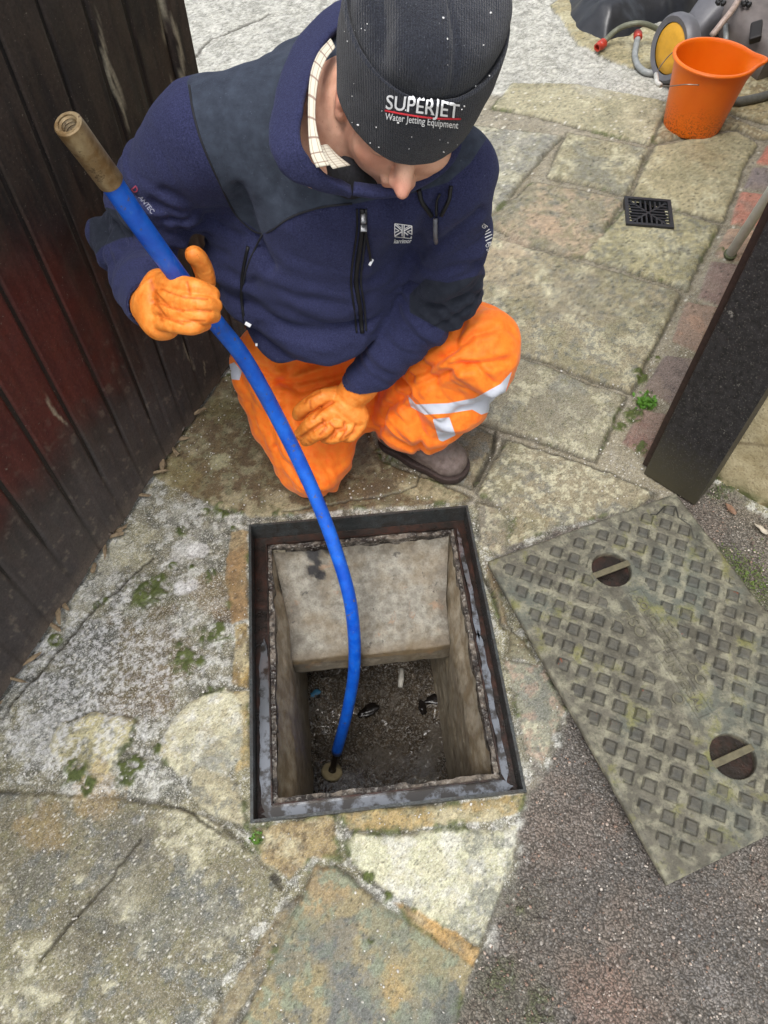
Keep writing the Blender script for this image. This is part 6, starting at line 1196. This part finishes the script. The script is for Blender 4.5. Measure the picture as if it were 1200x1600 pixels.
# ---- boots
def boot(name, heel, toe, up_h, smap):
    d_ = toe - heel; L_ = np.linalg.norm(d_); d_ = d_ / L_; s_ = np.cross(d_, [0, 0, 1.]); A = np.array([s_, d_, [0, 0, 1.]]); b_ = lambda x, y, z: heel + x * s_ + y * d_ + [0, 0, z]
    S = SDF(np.minimum(heel, toe) - [.09, .09, .01], np.maximum(heel, toe) + [.09, .09, .24], .0024)
    S.cap(b_(0, .045, .055), b_(0, .14, .055), .037, .044, .02); S.cap(b_(0, .14, .05), b_(.003, L_ - .058, .040), .044, .048, .02, lat=(0, 0, 1), flat=.80); S.cap(b_(0, .05, .06), b_(0, .06, .16), .040, .046, .03); S.cap(b_(0, .07, .13), b_(0, .17, .07), .036, .034, .03)
    S.plane((0, 0, 1), .018, .004); V, F = S.surf(); N = normals(V, F); V = V + N * ((fbm(V, 40, 4, 3) - .5) * .004)[:, None]
    q_ = (V - heel) @ A.T; tl = np.exp(-((q_[:, 1] - (L_ - .088)) / .0035) ** 2) * (q_[:, 2] > .03); V = V - N * (tl * .0016)[:, None]
    m = NT(name + ' leather'); f = m.noise(45, 6, .65); g = m.noise(300, 4, .6); c = m.mix(m.ramp(f, (.35, 0), (.65, 1)), L(92, 78, 72, .85), L(132, 118, 112, .85)); c = m.mix(m.ramp(m.noise(14, 5, .6), (.54, 0), (.66, .6)), c, L(132, 126, 120, .8)); c = m.mix(m.ramp(m.noise(110, 4, .7), (.63, 0), (.68, .5)), c, L(150, 134, 108, .8)); m.p(Base_Color=c, Roughness=.7, Normal=m.bump(m.math('ADD', f, g), .4, .002))
    bo = mesh(name, V, F, m.m, pe, True); T = tree(V, F)
    S = SDF(np.minimum(heel, toe) - [.09, .09, .01], np.maximum(heel, toe) + [.09, .09, .06], .0024)
    S.cap(b_(0, .042, .02), b_(0, .12, .02), .041, .046, .01); S.cap(b_(0, .12, .02), b_(.003, L_ - .055, .02), .046, .0535, .02); S.plane((0, 0, -1), -.026, .004); S.plane((0, 0, 1), .001, .003); V, F = S.surf()
    mesh('sole', V, F, simple('boot sole', L(58, 44, 40, .8), .75, nscale=150, var=.4, bump=.5, bdist=.003), bo, True); return bo, b_, T, L_
boL, b_, BTt, L_ = boot('boot', np.array([-.012, 1.235, 0]), np.array([.214, 1.112, 0]), .15, None)
M_LACE = simple('boot lace', L(52, 44, 42, .8), .8)
for k in range(4):
    y_ = L_ - .092 - k * .022; pts = []
    for t in np.linspace(-1, 1, 9):
        q0 = b_(t * .026, y_ + .010 * t * (1 if k % 2 else -1), .20); loc, nor, i_, d__ = BTt.ray_cast(Vector(q0), Vector((0, 0, -1)))
        if loc is not None: pts.append(np.array(loc) + [0, 0, .002])
    if len(pts) > 3: M0 = MB(); M0.tube(pts, .0022, 8); M0.build('lace', M_LACE, boL, smooth=True)
    for t in (-1, 1):
        loc, nor, i_, d__ = BTt.ray_cast(Vector(b_(t * .029, y_, .20)), Vector((0, 0, -1)))
        if loc is not None: M0 = MB(); M0.lathe([(.0001, .003), (.003, .003), (.004, .0), (.003, -.003)], np.array(loc), None, 10); M0.build('eyelet', M_ZIP, boL, smooth=True)
boot('boot', np.array([-.20, 1.53, .03]), np.array([-.185, 1.44 + .38, .03]) * 1.0, .1, None)
